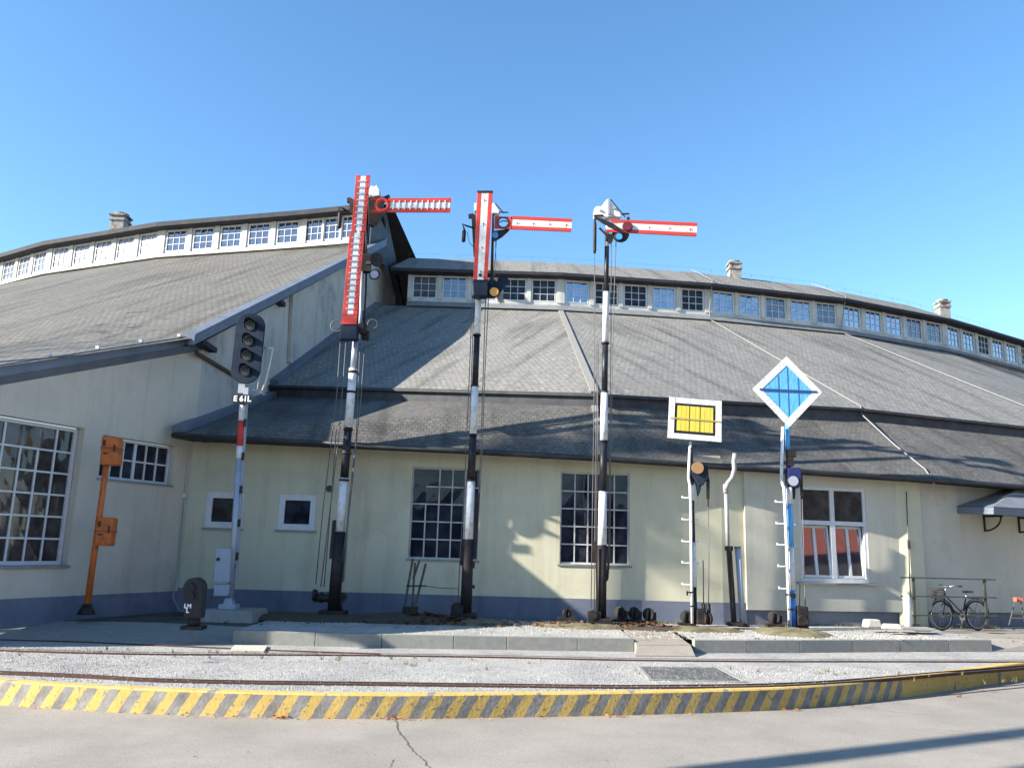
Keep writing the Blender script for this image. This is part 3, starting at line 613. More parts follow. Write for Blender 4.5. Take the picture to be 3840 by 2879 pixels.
for ua, ub in ((W0[0]+.07, um-.055), (um+.055, W1[0]-.07)):
    gg.face([P2(ua, zt_+.05, .06), P2(ub, zt_+.05, .06), P2(ub, W0[1]-.07, .06), P2(ua, W0[1]-.07, .06)])
gg.build('pane', M['glass_brown'], wR, fix=False)
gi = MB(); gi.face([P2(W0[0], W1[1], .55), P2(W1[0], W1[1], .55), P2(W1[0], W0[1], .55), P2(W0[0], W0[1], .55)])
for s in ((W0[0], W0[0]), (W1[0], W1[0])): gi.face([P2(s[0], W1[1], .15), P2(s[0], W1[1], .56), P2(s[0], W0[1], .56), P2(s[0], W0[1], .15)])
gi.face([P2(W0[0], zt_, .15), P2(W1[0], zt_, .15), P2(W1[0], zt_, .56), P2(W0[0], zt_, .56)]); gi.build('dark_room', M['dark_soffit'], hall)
for ua, ub in ((W0[0]+.075, um-.06), (um+.06, W1[0]-.075)):
    g = MB(); za, zb = W1[1]+.10, zt_-.06; hh = zb-za; mid = (ua+ub)/2
    for A_ in ((ua, ub, za, za+.06), (ua, ub, zb-.06, zb), (ua, ua+.05, za+.06, zb-.06), (ub-.05, ub, za+.06, zb-.06), (mid-.035, mid+.035, za+.06, zb-.06)):
        PB(P2, g, *A_, .04, .09, .11, hh, za)
    s_ = g.build('sash', M['white_frame'], hall, fix=False)
    gg = MB()
    for a, b in ((ua+.05, mid-.035), (mid+.035, ub-.05)):
        k_ = lambda z: .065+.11*(z-za)/hh
        gg.face([P2(a, za+.06, k_(za+.06)), P2(b, za+.06, k_(za+.06)), P2(b, zb-.06, k_(zb-.06)), P2(a, zb-.06, k_(zb-.06))])
    gg.build('pane', M['glass_mid'], s_, fix=False)
g = MB(); g.hexa([P2(W0[0]-.12, W1[1]-.05, -.09), P2(W1[0]+.16, W1[1]-.05, -.09), P2(W1[0]+.16, W1[1]-.05, .03), P2(W0[0]-.12, W1[1]-.05, .03), P2(W0[0]-.12, W1[1]-.015, -.09), P2(W1[0]+.16, W1[1]-.015, -.09), P2(W1[0]+.16, W1[1], .03), P2(W0[0]-.12, W1[1], .03)]); g.build('sill', M['flash'], hall)

# ---- right hall roof
def vplane(c, e):       # vertical plane through two plan points
    t = (e-c); t.z = 0; t.normalize(); return V(t.y, -t.x, 0)
BASE_R = ZR-.42          # where the slates meet the clerestory
cb = [p+o*.10 for p, o in zip(cR, oR)]
cb = [V(p.x, p.y, BASE_R) for p in cb]
tq = (cR[0]-cR[1]).normalized(); cG = V(cb[0].x, cb[0].y, 0)+tq*((CORN-V(cb[0].x, cb[0].y, 0)).dot(gn)/tq.dot(gn))
cGp = V(cG.x, cG.y, BASE_R)
s0 = onpl(1011, 1442, CORN, gn); s1 = onpl(2230, 1474, e1, vplane(cb[1], e1)); s2 = onpl(3228, 1530, e2, vplane(cb[2], e2))
print('step', s0, s1, s2, 'base', cb[1], cb[2], cG)
fr = lambda s, e, c: ((s-e).xy.length/(c-e).xy.length, (s.z-e.z)/(c.z-e.z))
print('fr', fr(s0, eG, cGp), fr(s1, e1, cb[1]), fr(s2, e2, cb[2]))
fk = fr(s1, e1, cb[1]); fk2 = fr(s2, e2, cb[2]); fm = ((fk[0]+fk2[0])/2, (fk[1]+fk2[1])/2)
def stp(e, c, f): return V(e.x+(c.x-e.x)*f[0], e.y+(c.y-e.y)*f[0], e.z+(c.z-e.z)*f[1])
E5 = e4+V(6, 5, 0)
eav = [eG, e1, e2, e3, e4]; top = [cGp, cb[1], cb[2], cb[3], cb[4]]
stepp = [s0, s1, s2, stp(e3, cb[3], fm), stp(e4, cb[4], fm)]
# steps share one height per run so that the line stays level
STEP = .34
def slope_uv(pts):
    o = pts[0]; t = (pts[1]-pts[0]).normalized(); n = t.cross(pts[-1]-pts[0]).normalized(); s_ = n.cross(t)
    return [((p-o).dot(t), (p-o).dot(s_)) for p in pts]
def ruled(g, a, b, c, d, mi=0, flip=False, n=1):
    pts = [a, b, c, d]; g.face(pts, mi, slope_uv(pts))
gu, gl_ = MB(), MB()
for i in range(len(eav)-1):
    lo_a, lo_b = stepp[i]-V(0, 0, STEP), stepp[i+1]-V(0, 0, STEP)
    ruled(gu, stepp[i], stepp[i+1], top[i+1], top[i]); ruled(gl_, eav[i], eav[i+1], lo_b, lo_a)
# extra facets towards the right, following the clerestory
ruled(gu, stepp[-1], stepp[-1]+V(7, 6, 0), cb[6], cb[4]); ruled(gl_, eav[-1], eav[-1]+V(8, 7, 0), stepp[-1]+V(7, 6, -STEP), stepp[-1]-V(0, 0, STEP))
gu.build('upper_roof', M['slate'], hall, fix=False)
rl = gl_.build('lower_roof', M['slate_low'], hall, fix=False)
g = MB(); 
for i in range(len(stepp)-1):
    a, b = stepp[i], stepp[i+1]; oa, ob = (eav[i]-top[i]).normalized(), (eav[i+1]-top[i+1]).normalized(); oa.z = ob.z = 0
    a2, b2 = a+oa*.12-V(0, 0, .03), b+ob*.12-V(0, 0, .03)
    g.face([a, b, b2, a2]); g.face([a2, b2, b2-V(0, 0, .07), a2-V(0, 0, .07)]); g.face([a2-V(0, 0, .07), b2-V(0, 0, .07), b-V(0, 0, .07), a-V(0, 0, .07)])
    g.face([a-V(0, 0, .07), b-V(0, 0, .07), b-V(0, 0, STEP+.02), a-V(0, 0, STEP+.02)])
g.build('roof_step', M['darkroof_edge'], hall, fix=False)
# eave: fascia + gutter + soffit
def edge_run(pts, drop, mat, parent, name, nrm=None):
    g = MB()
    for i in range(len(pts)-1):
        a, b = pts[i], pts[i+1]; g.face([a-V(0, 0, drop), b-V(0, 0, drop), b, a])
    return g.build(name, mat, parent, fix=False)
eavx = eav+[eav[-1]+V(8, 7, 0)]
edge_run([p+V(0, 0, .005) for p in eavx], .13, M['darkroof_edge'], hall, 'fascia')
g = MB()
inn = [CORN, J1, J2, J3, J4, J4+V(8, 7, 0)]
for i in range(len(eavx)-1):
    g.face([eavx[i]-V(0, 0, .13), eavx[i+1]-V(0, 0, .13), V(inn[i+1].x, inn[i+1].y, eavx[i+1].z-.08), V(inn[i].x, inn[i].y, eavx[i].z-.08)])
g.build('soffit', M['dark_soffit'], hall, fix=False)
gp = []
for i, p in enumerate(eavx):
    o = outw(i, eavx); gp.append(p+o*.07-V(0, 0, .06))
g = MB(); g.tube(gp, .055, 8); g.build('gutter', M['flashdark'] if 'flashdark' in M else M['darkroof_edge'], hall)
# ---- right clerestory
def clerestory(c, o, zb, zbase, nwin, parent, prefix, ends, wins, glassfn, wsize=(.98, .94), spare=.16, ridge=2.1, over=.45, skip0=0, wallmat=None, endcap=None):
    """c: plan joints of the window plane, wins: windows per facet"""
    zt = zb+wsize[1]+.045; lo = []
    for i in range(len(c)-1):
        a, b = V(c[i].x, c[i].y, 0), V(c[i+1].x, c[i+1].y, 0); Lf = (b-a).length; k = wins[i]
        if not k: ops = []
        else:
            m0 = (spare if i or not skip0 else skip0); pit = (Lf-2*spare*.5)/k; ops = []
            for j in range(k):
                cc = spare*.5+pit*(j+.5); ops.append((cc-wsize[0]/2, cc+wsize[0]/2, zb, zb+wsize[1]))
        Pw, _ = wall_open(a, b, zbase-.3, zt, ops, .10, wallmat or M['clere'], 'clerestory_wall', parent)
        for j in range(k+1):
            if not k: break
            g = MB(); cc = spare*.5+pit*j; wd = max(.04, (pit-wsize[0])*.30); g.hexa([Pw(cc-wd, zb-.06, -.05), Pw(cc+wd, zb-.06, -.05), Pw(cc+wd, zb-.06, .0), Pw(cc-wd, zb-.06, .0), Pw(cc-wd, zt-.001, -.05), Pw(cc+wd, zt-.001, -.05), Pw(cc+wd, zt-.001, 0), Pw(cc-wd, zt-.001, 0)])
            g.build('pier', wallmat or M['clere'], parent)
        for q_, (u0, u1, a_, b_) in enumerate(ops): gridwindow(Pw, u0, u1, a_, b_, 3, 3, .03, parent, M['white_frame'], glassfn(i, q_), .03, .021)
    return zt
def gfR(i, q): return M['glass_sky' if (i*5+q) in (5, 8, 10, 11, 13, 15, 16, 20, 21, 23, 24, 17) else ('glass_mid' if (i*5+q) in (1, 12, 14, 18, 19) else 'glass_brown' if (i*5+q) == 0 else 'glass')]
ztR = clerestory(cR, oR, ZR, BASE_R, 5, hall, '', None, [5, 5, 5, 5, 5, 5, 3], gfR)
def croof(c, o, zt, over, depth, rise, parent, mat, edgemat, endL=0, rear=6.0, th=.16, drop=.20, endR=0):
    t0 = (c[1]-c[0]); t0.z = 0; t0.normalize()
    F = [V(p.x+o_.x*over, p.y+o_.y*over, zt+.03) for p, o_ in zip(c, o)]; Rg = [V(p.x-o_.x*depth, p.y-o_.y*depth, zt+.03+rise) for p, o_ in zip(c, o)]
    W = [V(p.x, p.y, zt) for p in c]; Bk = [V(p.x-o_.x*(depth*2+over+rear), p.y-o_.y*(depth*2+over+rear), zt-rear*.55) for p, o_ in zip(c, o)]
    if endL: F[0] = F[0]-t0*endL; Rg[0] = Rg[0]-t0*endL*.35; W[0] = W[0]-t0*endL; Bk[0] = Bk[0]-t0*endL
    if endR:
        t1 = (c[-1]-c[-2]); t1.z = 0; t1.normalize(); F[-1] += t1*endR; Rg[-1] += t1*endR; W[-1] += t1*endR; Bk[-1] += t1*endR
    g = MB(); ge = MB(); UP = V(0, 0, drop)
    for i in range(len(c)-1):
        ruled(g, F[i]+UP, F[i+1]+UP, Rg[i+1]+UP, Rg[i]+UP); ge.face([Rg[i]+UP, Rg[i+1]+UP, Bk[i+1]+UP, Bk[i]+UP])
        ge.face([F[i], F[i+1], F[i+1]+UP*.98, F[i]+UP*.98]); ge.face([F[i], F[i+1], W[i+1], W[i]])
    g.build('clerestory_roof', mat, parent, fix=False); 
    ge.face([F[0], F[0]+UP*.98, Rg[0]+UP*.98, Rg[0]]); ge.face([F[0], Rg[0], W[0]]) 
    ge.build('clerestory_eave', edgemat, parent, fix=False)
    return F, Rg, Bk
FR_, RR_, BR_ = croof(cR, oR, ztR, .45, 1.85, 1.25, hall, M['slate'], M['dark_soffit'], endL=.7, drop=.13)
# closing end wall of the right clerestory (left end)
a = cR[0]; bk = a-oR[0]*4.2
g = MB(); g.face([V(a.x, a.y, BASE_R-.4), V(a.x, a.y, ztR), V(*(a-oR[0]*1.85).xy, ztR+1.1), V(bk.x, bk.y, ztR), V(bk.x, bk.y, BASE_R-.4)]); g.build('end_wall', M['clere'], hall, fix=False)
# sloped zinc flashing under the windows
g = MB()
for i in range(len(cR)-1):
    a, b = cR[i], cR[i+1]; oa, ob = oR[i], oR[i+1]
    g.face([V(a.x, a.y, BASE_R+.26)+oa*.02, V(b.x, b.y, BASE_R+.26)+ob*.02, V(b.x, b.y, BASE_R+.04)+ob*.32-V(0, 0, .06), V(a.x, a.y, BASE_R+.04)+oa*.32-V(0, 0, .06)][::-1])
g.build('flashing', M['flash'], hall, fix=False)
# fill between clerestory end and gable (roof going on)
g = MB(); a = cb[0]; 
ruled(g, cGp, V(cb[1].x, cb[1].y, BASE_R), V(cb[1].x, cb[1].y, BASE_R)-oR[1]*3+V(0, 0, 1.0), cGp+gv*3+V(0, 0, -.25)); g.build('rear_roof', M['slate'], hall, fix=False)
# verge-side capping where right roof meets the gable wall
g = MB()
for a, b in ((eG, s0-V(0, 0, STEP)), (s0, cGp)):
    g.bar(a+gn*.10+V(0, 0, .08), b+gn*.10+V(0, 0, .08), .30, .14)
g.build('flashing', M['fascia'], hall)

# radial lightning cables and hooks
def cable(pts, parent, r=.022, name='lightning_cable'): return MB().tube(pts, r, 6).build(name, M['cable'], parent)
def up(p, z): return p+V(0, 0, z)
MB().bar(up(cb[1], .03), up(s1, .03), .20, .04).bar(up(s1, -STEP+.02), up(e1, .02), .16, .03).build('hip_capping', M['slate_cap'], hall)
cable([up(FR_[2], .25), up(cR[2]+oR[2]*.1, .1), up(cb[2], .06), up(cb[2].lerp(s2, .5), .05), up(s2, .06), up(s2, -.16), up(s2.lerp(e2, .5)-V(0, 0, STEP*.5), .05), up(s2.lerp(e2, .9)-V(0, 0, STEP*.1), .05), up(e2, -.1), up(e2, -.35)], hall, .02)
cable([up(FR_[3], .25), up(cR[3]+oR[3]*.1, .1), up(cb[3], .06), up(cb[3].lerp(stepp[3], .5), .05), up(stepp[3], .06)], hall, .02)
cable([up(RR_[2], .28), up(FR_[2], .25)], hall, .02); cable([up(RR_[3], .28), up(FR_[3], .25)], hall, .02)
g = MB()      # ridge wire on short posts
rp = []
for i in range(len(RR_)-1):
    for k in range(6): rp.append(up(RR_[i].lerp(RR_[i+1], k/6), .20))
for p in rp: g.bar(p, up(p, .16), .012, .012)
g.tube([up(p, .15) for p in rp], .003, 4); g.build('ridge_wire', M['wire'], hall)

# chimneys
def chimney(px_top, Y, w_, parent, hgt=1.5, mat='chimney'):
    p = onY(px_top[0], px_top[1], Y); g = MB(); g.box(p-V(0, 0, hgt/2+.12), (w_, w_, hgt)); c_ = g.build('chimney', M[mat], parent, bevel=.02)
    g = MB(); g.box(p-V(0, 0, .34), (w_*1.18, w_*1.18, .07)); g.box(p-V(0, 0, .09), (w_*1.22, w_*1.22, .08))
    for sx in (-1, 1):
        for sy in (-1, 1): g.box(p+V(sx*w_*.42, sy*w_*.42, -.21), (.12, .12, .18))
    g.disc(p+V(0, 0, -.0), (0, 0, 1), w_*.55, .10, 14); g.build('chimney_cap', M[mat], c_)
chimney((2752, 986), 36.6, .52, hall); chimney((3532, 1130), 40.5, .52, hall, 2.0)

# small fittings on the right hall
def wlamp(px):
    u, z = uz(px, CORN, J1); g = MB(); p = P1(u, z, -.12); g.box(p, (.14, .12, .11)); g.bar(p+V(0, .06, .05), p+V(0, .2, .12), .03, .03); return g.build('wall_lamp', M['black'], hall)
wlamp((2036, 1712)); wlamp((2432, 1724)); wlamp((1822, 1696)); wlamp((776, 1652))
u, z = uz((1236, 1832), CORN, J1); g = MB(); g.disc(P1(u, z, -.02), (0, 1, 0), .075, .05, 20); g.build('vent', M['darkroof_edge'], hall)
# pale swan-neck downpipe and dark lower part
q = [onY(x, y, 18.75) for x, y in ((2756, 1700), (2752, 1728), (2754, 1760), (2746, 1790), (2728, 1812), (2722, 1835))]
MB().tube(q, .052, 12).build('downpipe', M['pipe'], hall)
q = [onY(2722, 1835, 18.8), onY(2730, 2060, 18.8)]
MB().tube(q, .046, 12).tube([onY(2721, 1815, 18.8), onY(2722, 1850, 18.8)], .06, 12).build('downpipe', M['pipe'], hall)
# conduit, box and cable at the inner corner
cp = onY(690, 1858, 18.95)
g = MB(); g.disc(cp, (0, 1, 0), .05, .05, 14); g.tube([cp, cp+V(-.35, 0, .01)], .012, 6); g.build('junction_box', M['white_frame'], hall)
g = MB(); g.tube([cp, onY(668, 2140, 18.95), onY(655, 2200, 18.9), onY(648, 2240, 18.7), onY(672, 2288, 18.3), onY(700, 2292, 18.2)], .014, 6); g.tube([cp, onY(703, 1700, 18.95)], .009, 5); g.build('conduit', M['pipe'], hall)
# thin lightning down-lead on the third facet
g = MB(); q = [onpl(x, y, J2+n3*.2, n3) for x, y in ((3399, 1842), (3404, 1990), (3408, 2040), (3411, 2170), (3415, 2250))]; g.tube(q, .014, 6); g.box(q[2], (.05, .05, .22)); g.build('down_lead', M['wire'], hall)
# canopy at the right edge
cv = [onpl(x, y, J2+n3*1.05, n3) for x, y in ((3590, 1893), (3700, 1873), (3855, 1835))]
ca = onpl(3592, 1925, J2+n3*1.05, n3)
cw = [uz((3640, 1850), J2, J3)]
cbase = thing('entrance_canopy', tuple(onpl(3840, 1925, J2+n3*.5, n3)), 'dark sloping canopy on iron brackets over the doorway at the right edge', 'canopy')
F0 = onpl(3725, 1918, J2+n3*1.1, n3); Fz = F0.z; F1 = V(*(F0+t3*5.8).xy, Fz)
Wp0 = V(*(F0-n3*1.05).xy, Fz+.05); ap0 = V(*(F0-n3*1.05+t3*2.6).xy, Fz+.85); ap1 = V(*(F0-n3*1.05+t3*3.2).xy, Fz+.85); Wp1 = V(*(F1-n3*1.05).xy, Fz+.05); ff = V(0, 0, .12)
g = MB(); mid0 = F0+t3*1.5+n3*.02
g.face([F0+ff, F0+t3*5.8+ff, ap1+ff, ap0+ff]); g.face([Wp0+ff, F0+ff, ap0+ff]); g.face([F1+ff, Wp1+ff, ap1+ff]); g.build('canopy_roof', M['canopy'] if 'canopy' in M else M['slate_flat'] if 'slate_flat' in M else M['flash'], cbase, fix=False)
g = MB(); g.hexa([Wp0-V(0, 0, .06), F0-V(0, 0, .06), F1-V(0, 0, .06), Wp1-V(0, 0, .06), Wp0+ff*.9, F0+ff*.9+n3*.02, F1+ff*.9+n3*.02, Wp1+ff*.9]); g.build('canopy_frame', M['fascia'], cbase)
for du in (.85, 2.0, 3.8):
    b0 = Wp0+t3*du; g = MB(); g.bar(b0-V(0, 0, .06), b0-V(0, 0, .48), .05, .05); g.bar(b0-V(0, 0, .10), b0+n3*.55-V(0, 0, .10), .05, .05)
    arc = [b0+n3*(.5*math.sin(a_))-V(0, 0, .12+.34*math.cos(a_)) for a_ in [i*math.pi/2/8 for i in range(9)]]
    g.tube(arc, .022, 6); g.build('bracket', M['black_iron'], cbase)

# ================================================================== LEFT HALL
lhall = thing('tall_hall', (-8.2, 20, 0), 'taller cream hall wing on the left with radial gable and big barred window', 'building')
V0 = onpl(735, 1266, CORN+gn*.25, gn); Vr = onpl(1463, 893, CORN+gn*.25, gn); TT = onpl(1428, 778, CORN+gn*.25, gn); GG = onpl(1503, 1104, CORN+gn*.25, gn)
WA = CORN; WB = onz(0, 2337, 0); wd_ = (WB-WA).normalized(); wn_ = V(-wd_.y, wd_.x, 0)
if wn_.x < 0: wn_ = -wn_
WE = WA+wd_*6.3
Ev = onpl(0, 1372, WA+wn_*.13, wn_); Ec = onpl(712, 1264, WA+wn_*.13, wn_)
print('LEFT', V0, Vr, TT, GG, 'Ev', Ev, 'Ec', Ec, WB)
ev_dir = (Ev-Ec); Eend = Ec+ev_dir*1.5
def ztopL(u): # wall top under the roof edge
    return Ec.z-.16+(Ev.z-Ec.z)*u/((Ev-Ec).xy.length)
LW = 6.3
BW0 = uz((320, 1609), WA, WE); BW1 = uz((290, 2126), WA, WE)
def uzL(px):
    q = onpl(px[0], px[1], WA, wn_); return ((q-WA).dot(wd_), q.z)
b0, b1 = uzL((318, 1609)), uzL((0, 2116)); c0, c1 = uzL((662, 1673)), uzL((392, 1790)); c2 = uzL((643, 1821)); bt = uzL((262, 2129)); bl = uzL((19, 1552))
print('LW', b0, b1, bt, bl, c0, c1, c2)
opL = [(b0[0], b0[0]+(b1[0]-b0[0])*1.0+.95, (b1[1]+bt[1])/2, (b0[1]+bl[1])/2), (c2[0], c1[0]+.15, c2[1]-.0, c0[1])]
def PLf(u, z, k=0): return V(WA.x+wd_.x*u-wn_.x*k, WA.y+wd_.y*u-wn_.y*k, z)
# wall facing: p0 = far-left end so that outward is towards the camera
def wall_left():
    g = MB(); us = sorted(set([0, LW]+[o[0] for o in opL]+[o[1] for o in opL]))
    for a, b in zip(us, us[1:]):
        inn_ = [o for o in opL if o[0] <= a+1e-6 and o[1] >= b-1e-6]; z = .42
        for o in inn_: g.face([PLf(a, z), PLf(b, z), PLf(b, o[2]), PLf(a, o[2])]); z = o[3]
        g.face([PLf(a, z), PLf(b, z), PLf(b, ztopL(b)), PLf(a, ztopL(a))])
    for u0, u1, a, b in opL:
        for q_ in (((u0, a), (u1, a)), ((u1, b), (u0, b)), ((u0, b), (u0, a)), ((u1, a), (u1, b))):
            g.face([PLf(*q_[0]), PLf(*q_[1]), PLf(*q_[1], .24), PLf(*q_[0], .24)])
    return g.build('wall', M['wall_left'], lhall, fix=False)
wall_left()
g = MB(); g.face([PLf(0, -.1, -.03), PLf(LW, -.1, -.03), PLf(LW, .42, -.03), PLf(0, .42, -.03)]); g.face([PLf(0, .42, -.03), PLf(LW, .42, -.03), PLf(LW, .42, 0), PLf(0, .42, 0)]); g.build('plinth', M['plinth'], lhall, fix=False)
Lw = opL[0]; Sw = opL[1]
ncol = max(6, round((Lw[1]-Lw[0])/.40))
print('ncol', ncol, Lw, Sw)
gridwindow(PLf, Lw[0]+.02, Lw[1]-.02, Lw[2]+.02, Lw[3]-.02, ncol, 6, .20, lhall, M['white_frame'], M['glass_brown'], .07, .036, skip={('v', 2, 5), ('v', 3, 5)}, sill=.06)
gridwindow(PLf, Sw[0]+.02, Sw[1]-.02, Sw[2]+.02, Sw[3]-.02, 6, 2, .16, lhall, M['white_frame'], M['glass'], .05, .034, thickcols=(3,), sill=.03)
# gable wall (radial)
g = MB(); off3 = gn*-.25
gp_ = [CORN+V(0, 0, 2.5), V(*(GG+off3).xy, 2.5), V(*(GG+off3).xy, GG.z-.15), V(*(TT+off3).xy, TT.z-.25), V(*(TT+off3-gv*(TT.y-31.9)).xy, 14.6), V(*(TT+off3-gv*(TT.y-31.9)).xy, V0.z+.538*(31.9-V0.y)-.25), V(*(V0+off3).xy, V0.z-.2), V(*(CORN).xy, V0.z-.0)]
g.face(gp_); g.build('gable_wall', M['gable'], lhall, fix=False)
# rain channel and pilaster strips on the gable wall
q = [onpl(x, y, CORN+gn*.06, gn) for x, y in ((1098, 1105), (1088, 1360))]
MB().bar(q[0], q[1], .22, .10, up=gn).build('pilaster', M['gable'], lhall)
q = [onpl(x, y, CORN+gn*.05, gn) for x, y in ((735, 1322), (858, 1395), (900, 1418))]
MB().tube(q, .05, 6).build('pipe', M['wood'], lhall)
# left roof
cL = [onz(x, y, ZL) for x, y in ((1137, 907), (600.6, 945.6), (179, 1008.5))]
tL = (cL[0]-cL[1]); tL.z = 0
endp = cL[0]+tL.normalized()*0
# where the clerestory meets the gable plane
qq = CORN-gn*.35; dd = rotz(tL.normalized(), R(-2)); tt = (qq-cL[0]).dot(gn)/dd.dot(gn); cend = cL[0]+dd*tt; cend.z = ZL
cl3 = cL[2]+rotz((cL[2]-cL[1]).normalized(), R(-8))*(cL[1]-cL[0]).length; cl4 = cl3+rotz((cL[2]-cL[1]).normalized(), R(-16))*(cL[1]-cL[0]).length
cLL = [cl4, cl3, cL[2], cL[1], cL[0], cend]
oL = [outw(i, cLL) for i in range(len(cLL))]
print('cL', cLL)
def gfL(i, q_): return M['glass_mid'] if i >= 3 else M['glass_pale']
ztL = clerestory(cLL, oL, ZL, ZL-.4, 5, lhall, '', None, [5, 5, 5, 5, 3], gfL, wallmat=M['clere'])
FL_, RL_, BL_ = croof(cLL, oL, ztL, .45, 1.5, .75, lhall, M['slate_left'], M['dark_soffit'], endR=.6)
g = MB(); b_ = cend; g.face([V(*(b_+gn*.3).xy, ZL-.6), V(*(b_+gn*.3).xy, ztL), V(*(b_+gn*.3-oL[-1]*1.5).xy, ztL+.8), V(*(b_+gn*.3-oL[-1]*3.2).xy, ZL-.6)]); g.build('end_wall', M['darkroof_edge'], lhall, fix=False)
g = MB()
for i in range(len(cLL)-1):
    a, b = cLL[i], cLL[i+1]; oa, ob = oL[i], oL[i+1]
    g.face([V(a.x, a.y, ZL-.08)+oa*.02, V(b.x, b.y, ZL-.08)+ob*.02, V(b.x, b.y, ZL-.30)+ob*.2, V(a.x, a.y, ZL-.30)+oa*.2][::-1])
g.build('flashing', M['clere'], lhall, fix=False)
# lower edge ring of the steep roof part (same height as V0), then the flatter skirt
zs = ZL-.36
TL = [V(p.x+o.x*.1, p.y+o.y*.1, zs) for p, o in zip(cLL, oL)]
rl_ = (Vector((TL[-1]-V0).xy)).length
KL = []
for p, o in zip(TL[:-1], oL[:-1]): KL.append(V(p.x+o.x*rl_, p.y+o.y*rl_, V0.z))
KL.append(V0); TL[-1] = V0.lerp(Vr, ((TL[-1]-V0).xy.length)/((Vr-V0).xy.length))
g = MB()
for i in range(len(KL)-1): ruled(g, KL[i], KL[i+1], TL[i+1], TL[i])
sk = ev_dir
for i in range(len(KL)-1):
    a, b = KL[i], KL[i+1]; a2, b2 = a+sk*1.5, b+sk*1.5
    if i == len(KL)-2: b2 = Eend
    ruled(g, a2, b2, b, a)
rfl = g.build('roof', M['slate_left'], lhall, fix=False)
# rear slope with wide dark overhang
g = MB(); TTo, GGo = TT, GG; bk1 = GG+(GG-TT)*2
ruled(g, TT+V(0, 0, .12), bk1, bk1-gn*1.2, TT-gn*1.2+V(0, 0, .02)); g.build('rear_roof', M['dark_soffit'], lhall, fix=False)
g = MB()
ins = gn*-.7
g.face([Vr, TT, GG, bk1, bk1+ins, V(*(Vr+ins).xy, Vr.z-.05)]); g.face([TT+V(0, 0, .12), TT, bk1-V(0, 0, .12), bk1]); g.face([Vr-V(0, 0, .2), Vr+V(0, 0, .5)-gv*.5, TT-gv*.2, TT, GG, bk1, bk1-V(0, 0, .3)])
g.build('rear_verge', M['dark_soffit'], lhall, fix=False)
# fascias: sloping eave edge + verge
g = MB(); 
g.hexa([Eend+V(0, 0, -.20)-wn_*.12, Ec+V(0, 0, -.19)-wn_*.12, Ec+V(0, 0, -.19)+wn_*.03, Eend+V(0, 0, -.20)+wn_*.03, Eend+V(0, 0, .02)-wn_*.12, Ec+V(0, 0, .02)-wn_*.12, Ec+V(0, 0, .03)+wn_*.03, Eend+V(0, 0, .03)+wn_*.03])
g.build('eave_fascia', M['fascia'], lhall)
g = MB()
for a, b in ((V0-gv*.12, Vr),):
    g.hexa([a+V(0, 0, -.20)-gn*.12, b+V(0, 0, -.26)-gn*.12, b+V(0, 0, -.26)+gn*.03, a+V(0, 0, -.20)+gn*.03, a+V(0, 0, .03)-gn*.12, b+V(0, 0, .05)-gn*.12, b+V(0, 0, .05)+gn*.03, a+V(0, 0, .03)+gn*.03])
    g.hexa([a+V(0, 0, .03)-gn*.22, b+V(0, 0, .05)-gn*.22, b+V(0, 0, .05)+gn*.05, a+V(0, 0, .03)+gn*.05, a+V(0, 0, .06)-gn*.22, b+V(0, 0, .08)-gn*.22, b+V(0, 0, .08)+gn*.05, a+V(0, 0, .06)+gn*.05])
g.build('verge_fascia', M['fascia'], lhall)
# soffits under both edges
g = MB(); g.face([Eend+V(0, 0, -.18), Ec+V(0, 0, -.17), PLf(0, Ec.z-.17), PLf(LW, ztopL(LW))]); g.face([V0-V(0, 0, .2), Vr-V(0, 0, .25), V(*(Vr-gn*.3).xy, Vr.z-.25), V(*(V0-gn*.3).xy, V0.z-.2)])
g.build('soffit', M['fascia'], lhall, fix=False)
for x, y in ((1040, 1127), (770, 1262+35)):
    p = onpl(x, y, CORN+gn*.1, gn); MB().box(p, (.25, .9, .12)).build('purlin', M['dark_soffit'], lhall)
g = MB()      # snow-guard studs along the sloping edge
for k in range(9):
    p = Ec.lerp(Ev, .05+k*.24); g.box(p+V(0, 0, .07)-wn_*.1, (.07, .07, .06))
g.build('snow_guard', M['white'], lhall)
chimney((455, 808), 38.0, .66, lhall, 2.2)

# ================================================================== SIGNALS
def axis(pb, pt, Y):
    """a mast standing at depth Y from picture point pb up to pt; returns at(y) -> point on the mast"""
    A = onY(pb[0], pb[1], Y); B = onY(pt[0], pt[1], Y)
    def at(py):
        x = pb[0]+(pt[0]-pb[0])*(py-pb[1])/(pt[1]-pb[1]); z = onY(x, py, Y).z; return A.lerp(B, (z-A.z)/(B.z-A.z))
    return A, B, at
def mast(parent, at, segs, seg=16, name='mast'):
    """segs: (y0, y1, r0, r1, material)"""
    for y0, y1, a, b, m in segs: MB().tube([at(y0), at(y1)], [a, b], seg).build(name, M[m], parent)
def quadpts(px, Y): return [onY(x, y, Y) for x, y in px]
def lerpq(q, u, v):       # q = TL, TR, BR, BL
    return q[0].lerp(q[1], u).lerp(q[3].lerp(q[2], u), v)
def slab(g, q, u0, u1, v0, v1, y0=0, th=.02, mi=0):
    p = [lerpq(q, u, v)+V(0, y0, 0) for u, v in ((u0, v1), (u1, v1), (u1, v0), (u0, v0))]; g.prism(p, V(0, th, 0), mi); return g
def wires(parent, lines, Y, r=.011, name='wire'):
    for ln in lines:
        MB().tube([onY(x, y, Y) for x, y in ln], r, 5).build(name, M['wire'], parent)
def lens(parent, px, Y, r, mat, name='lens', th=.05, n=(0, 1, 0)): return MB().disc(onY(px[0], px[1], Y), n, r, th, 22).build(name, M[mat], parent)
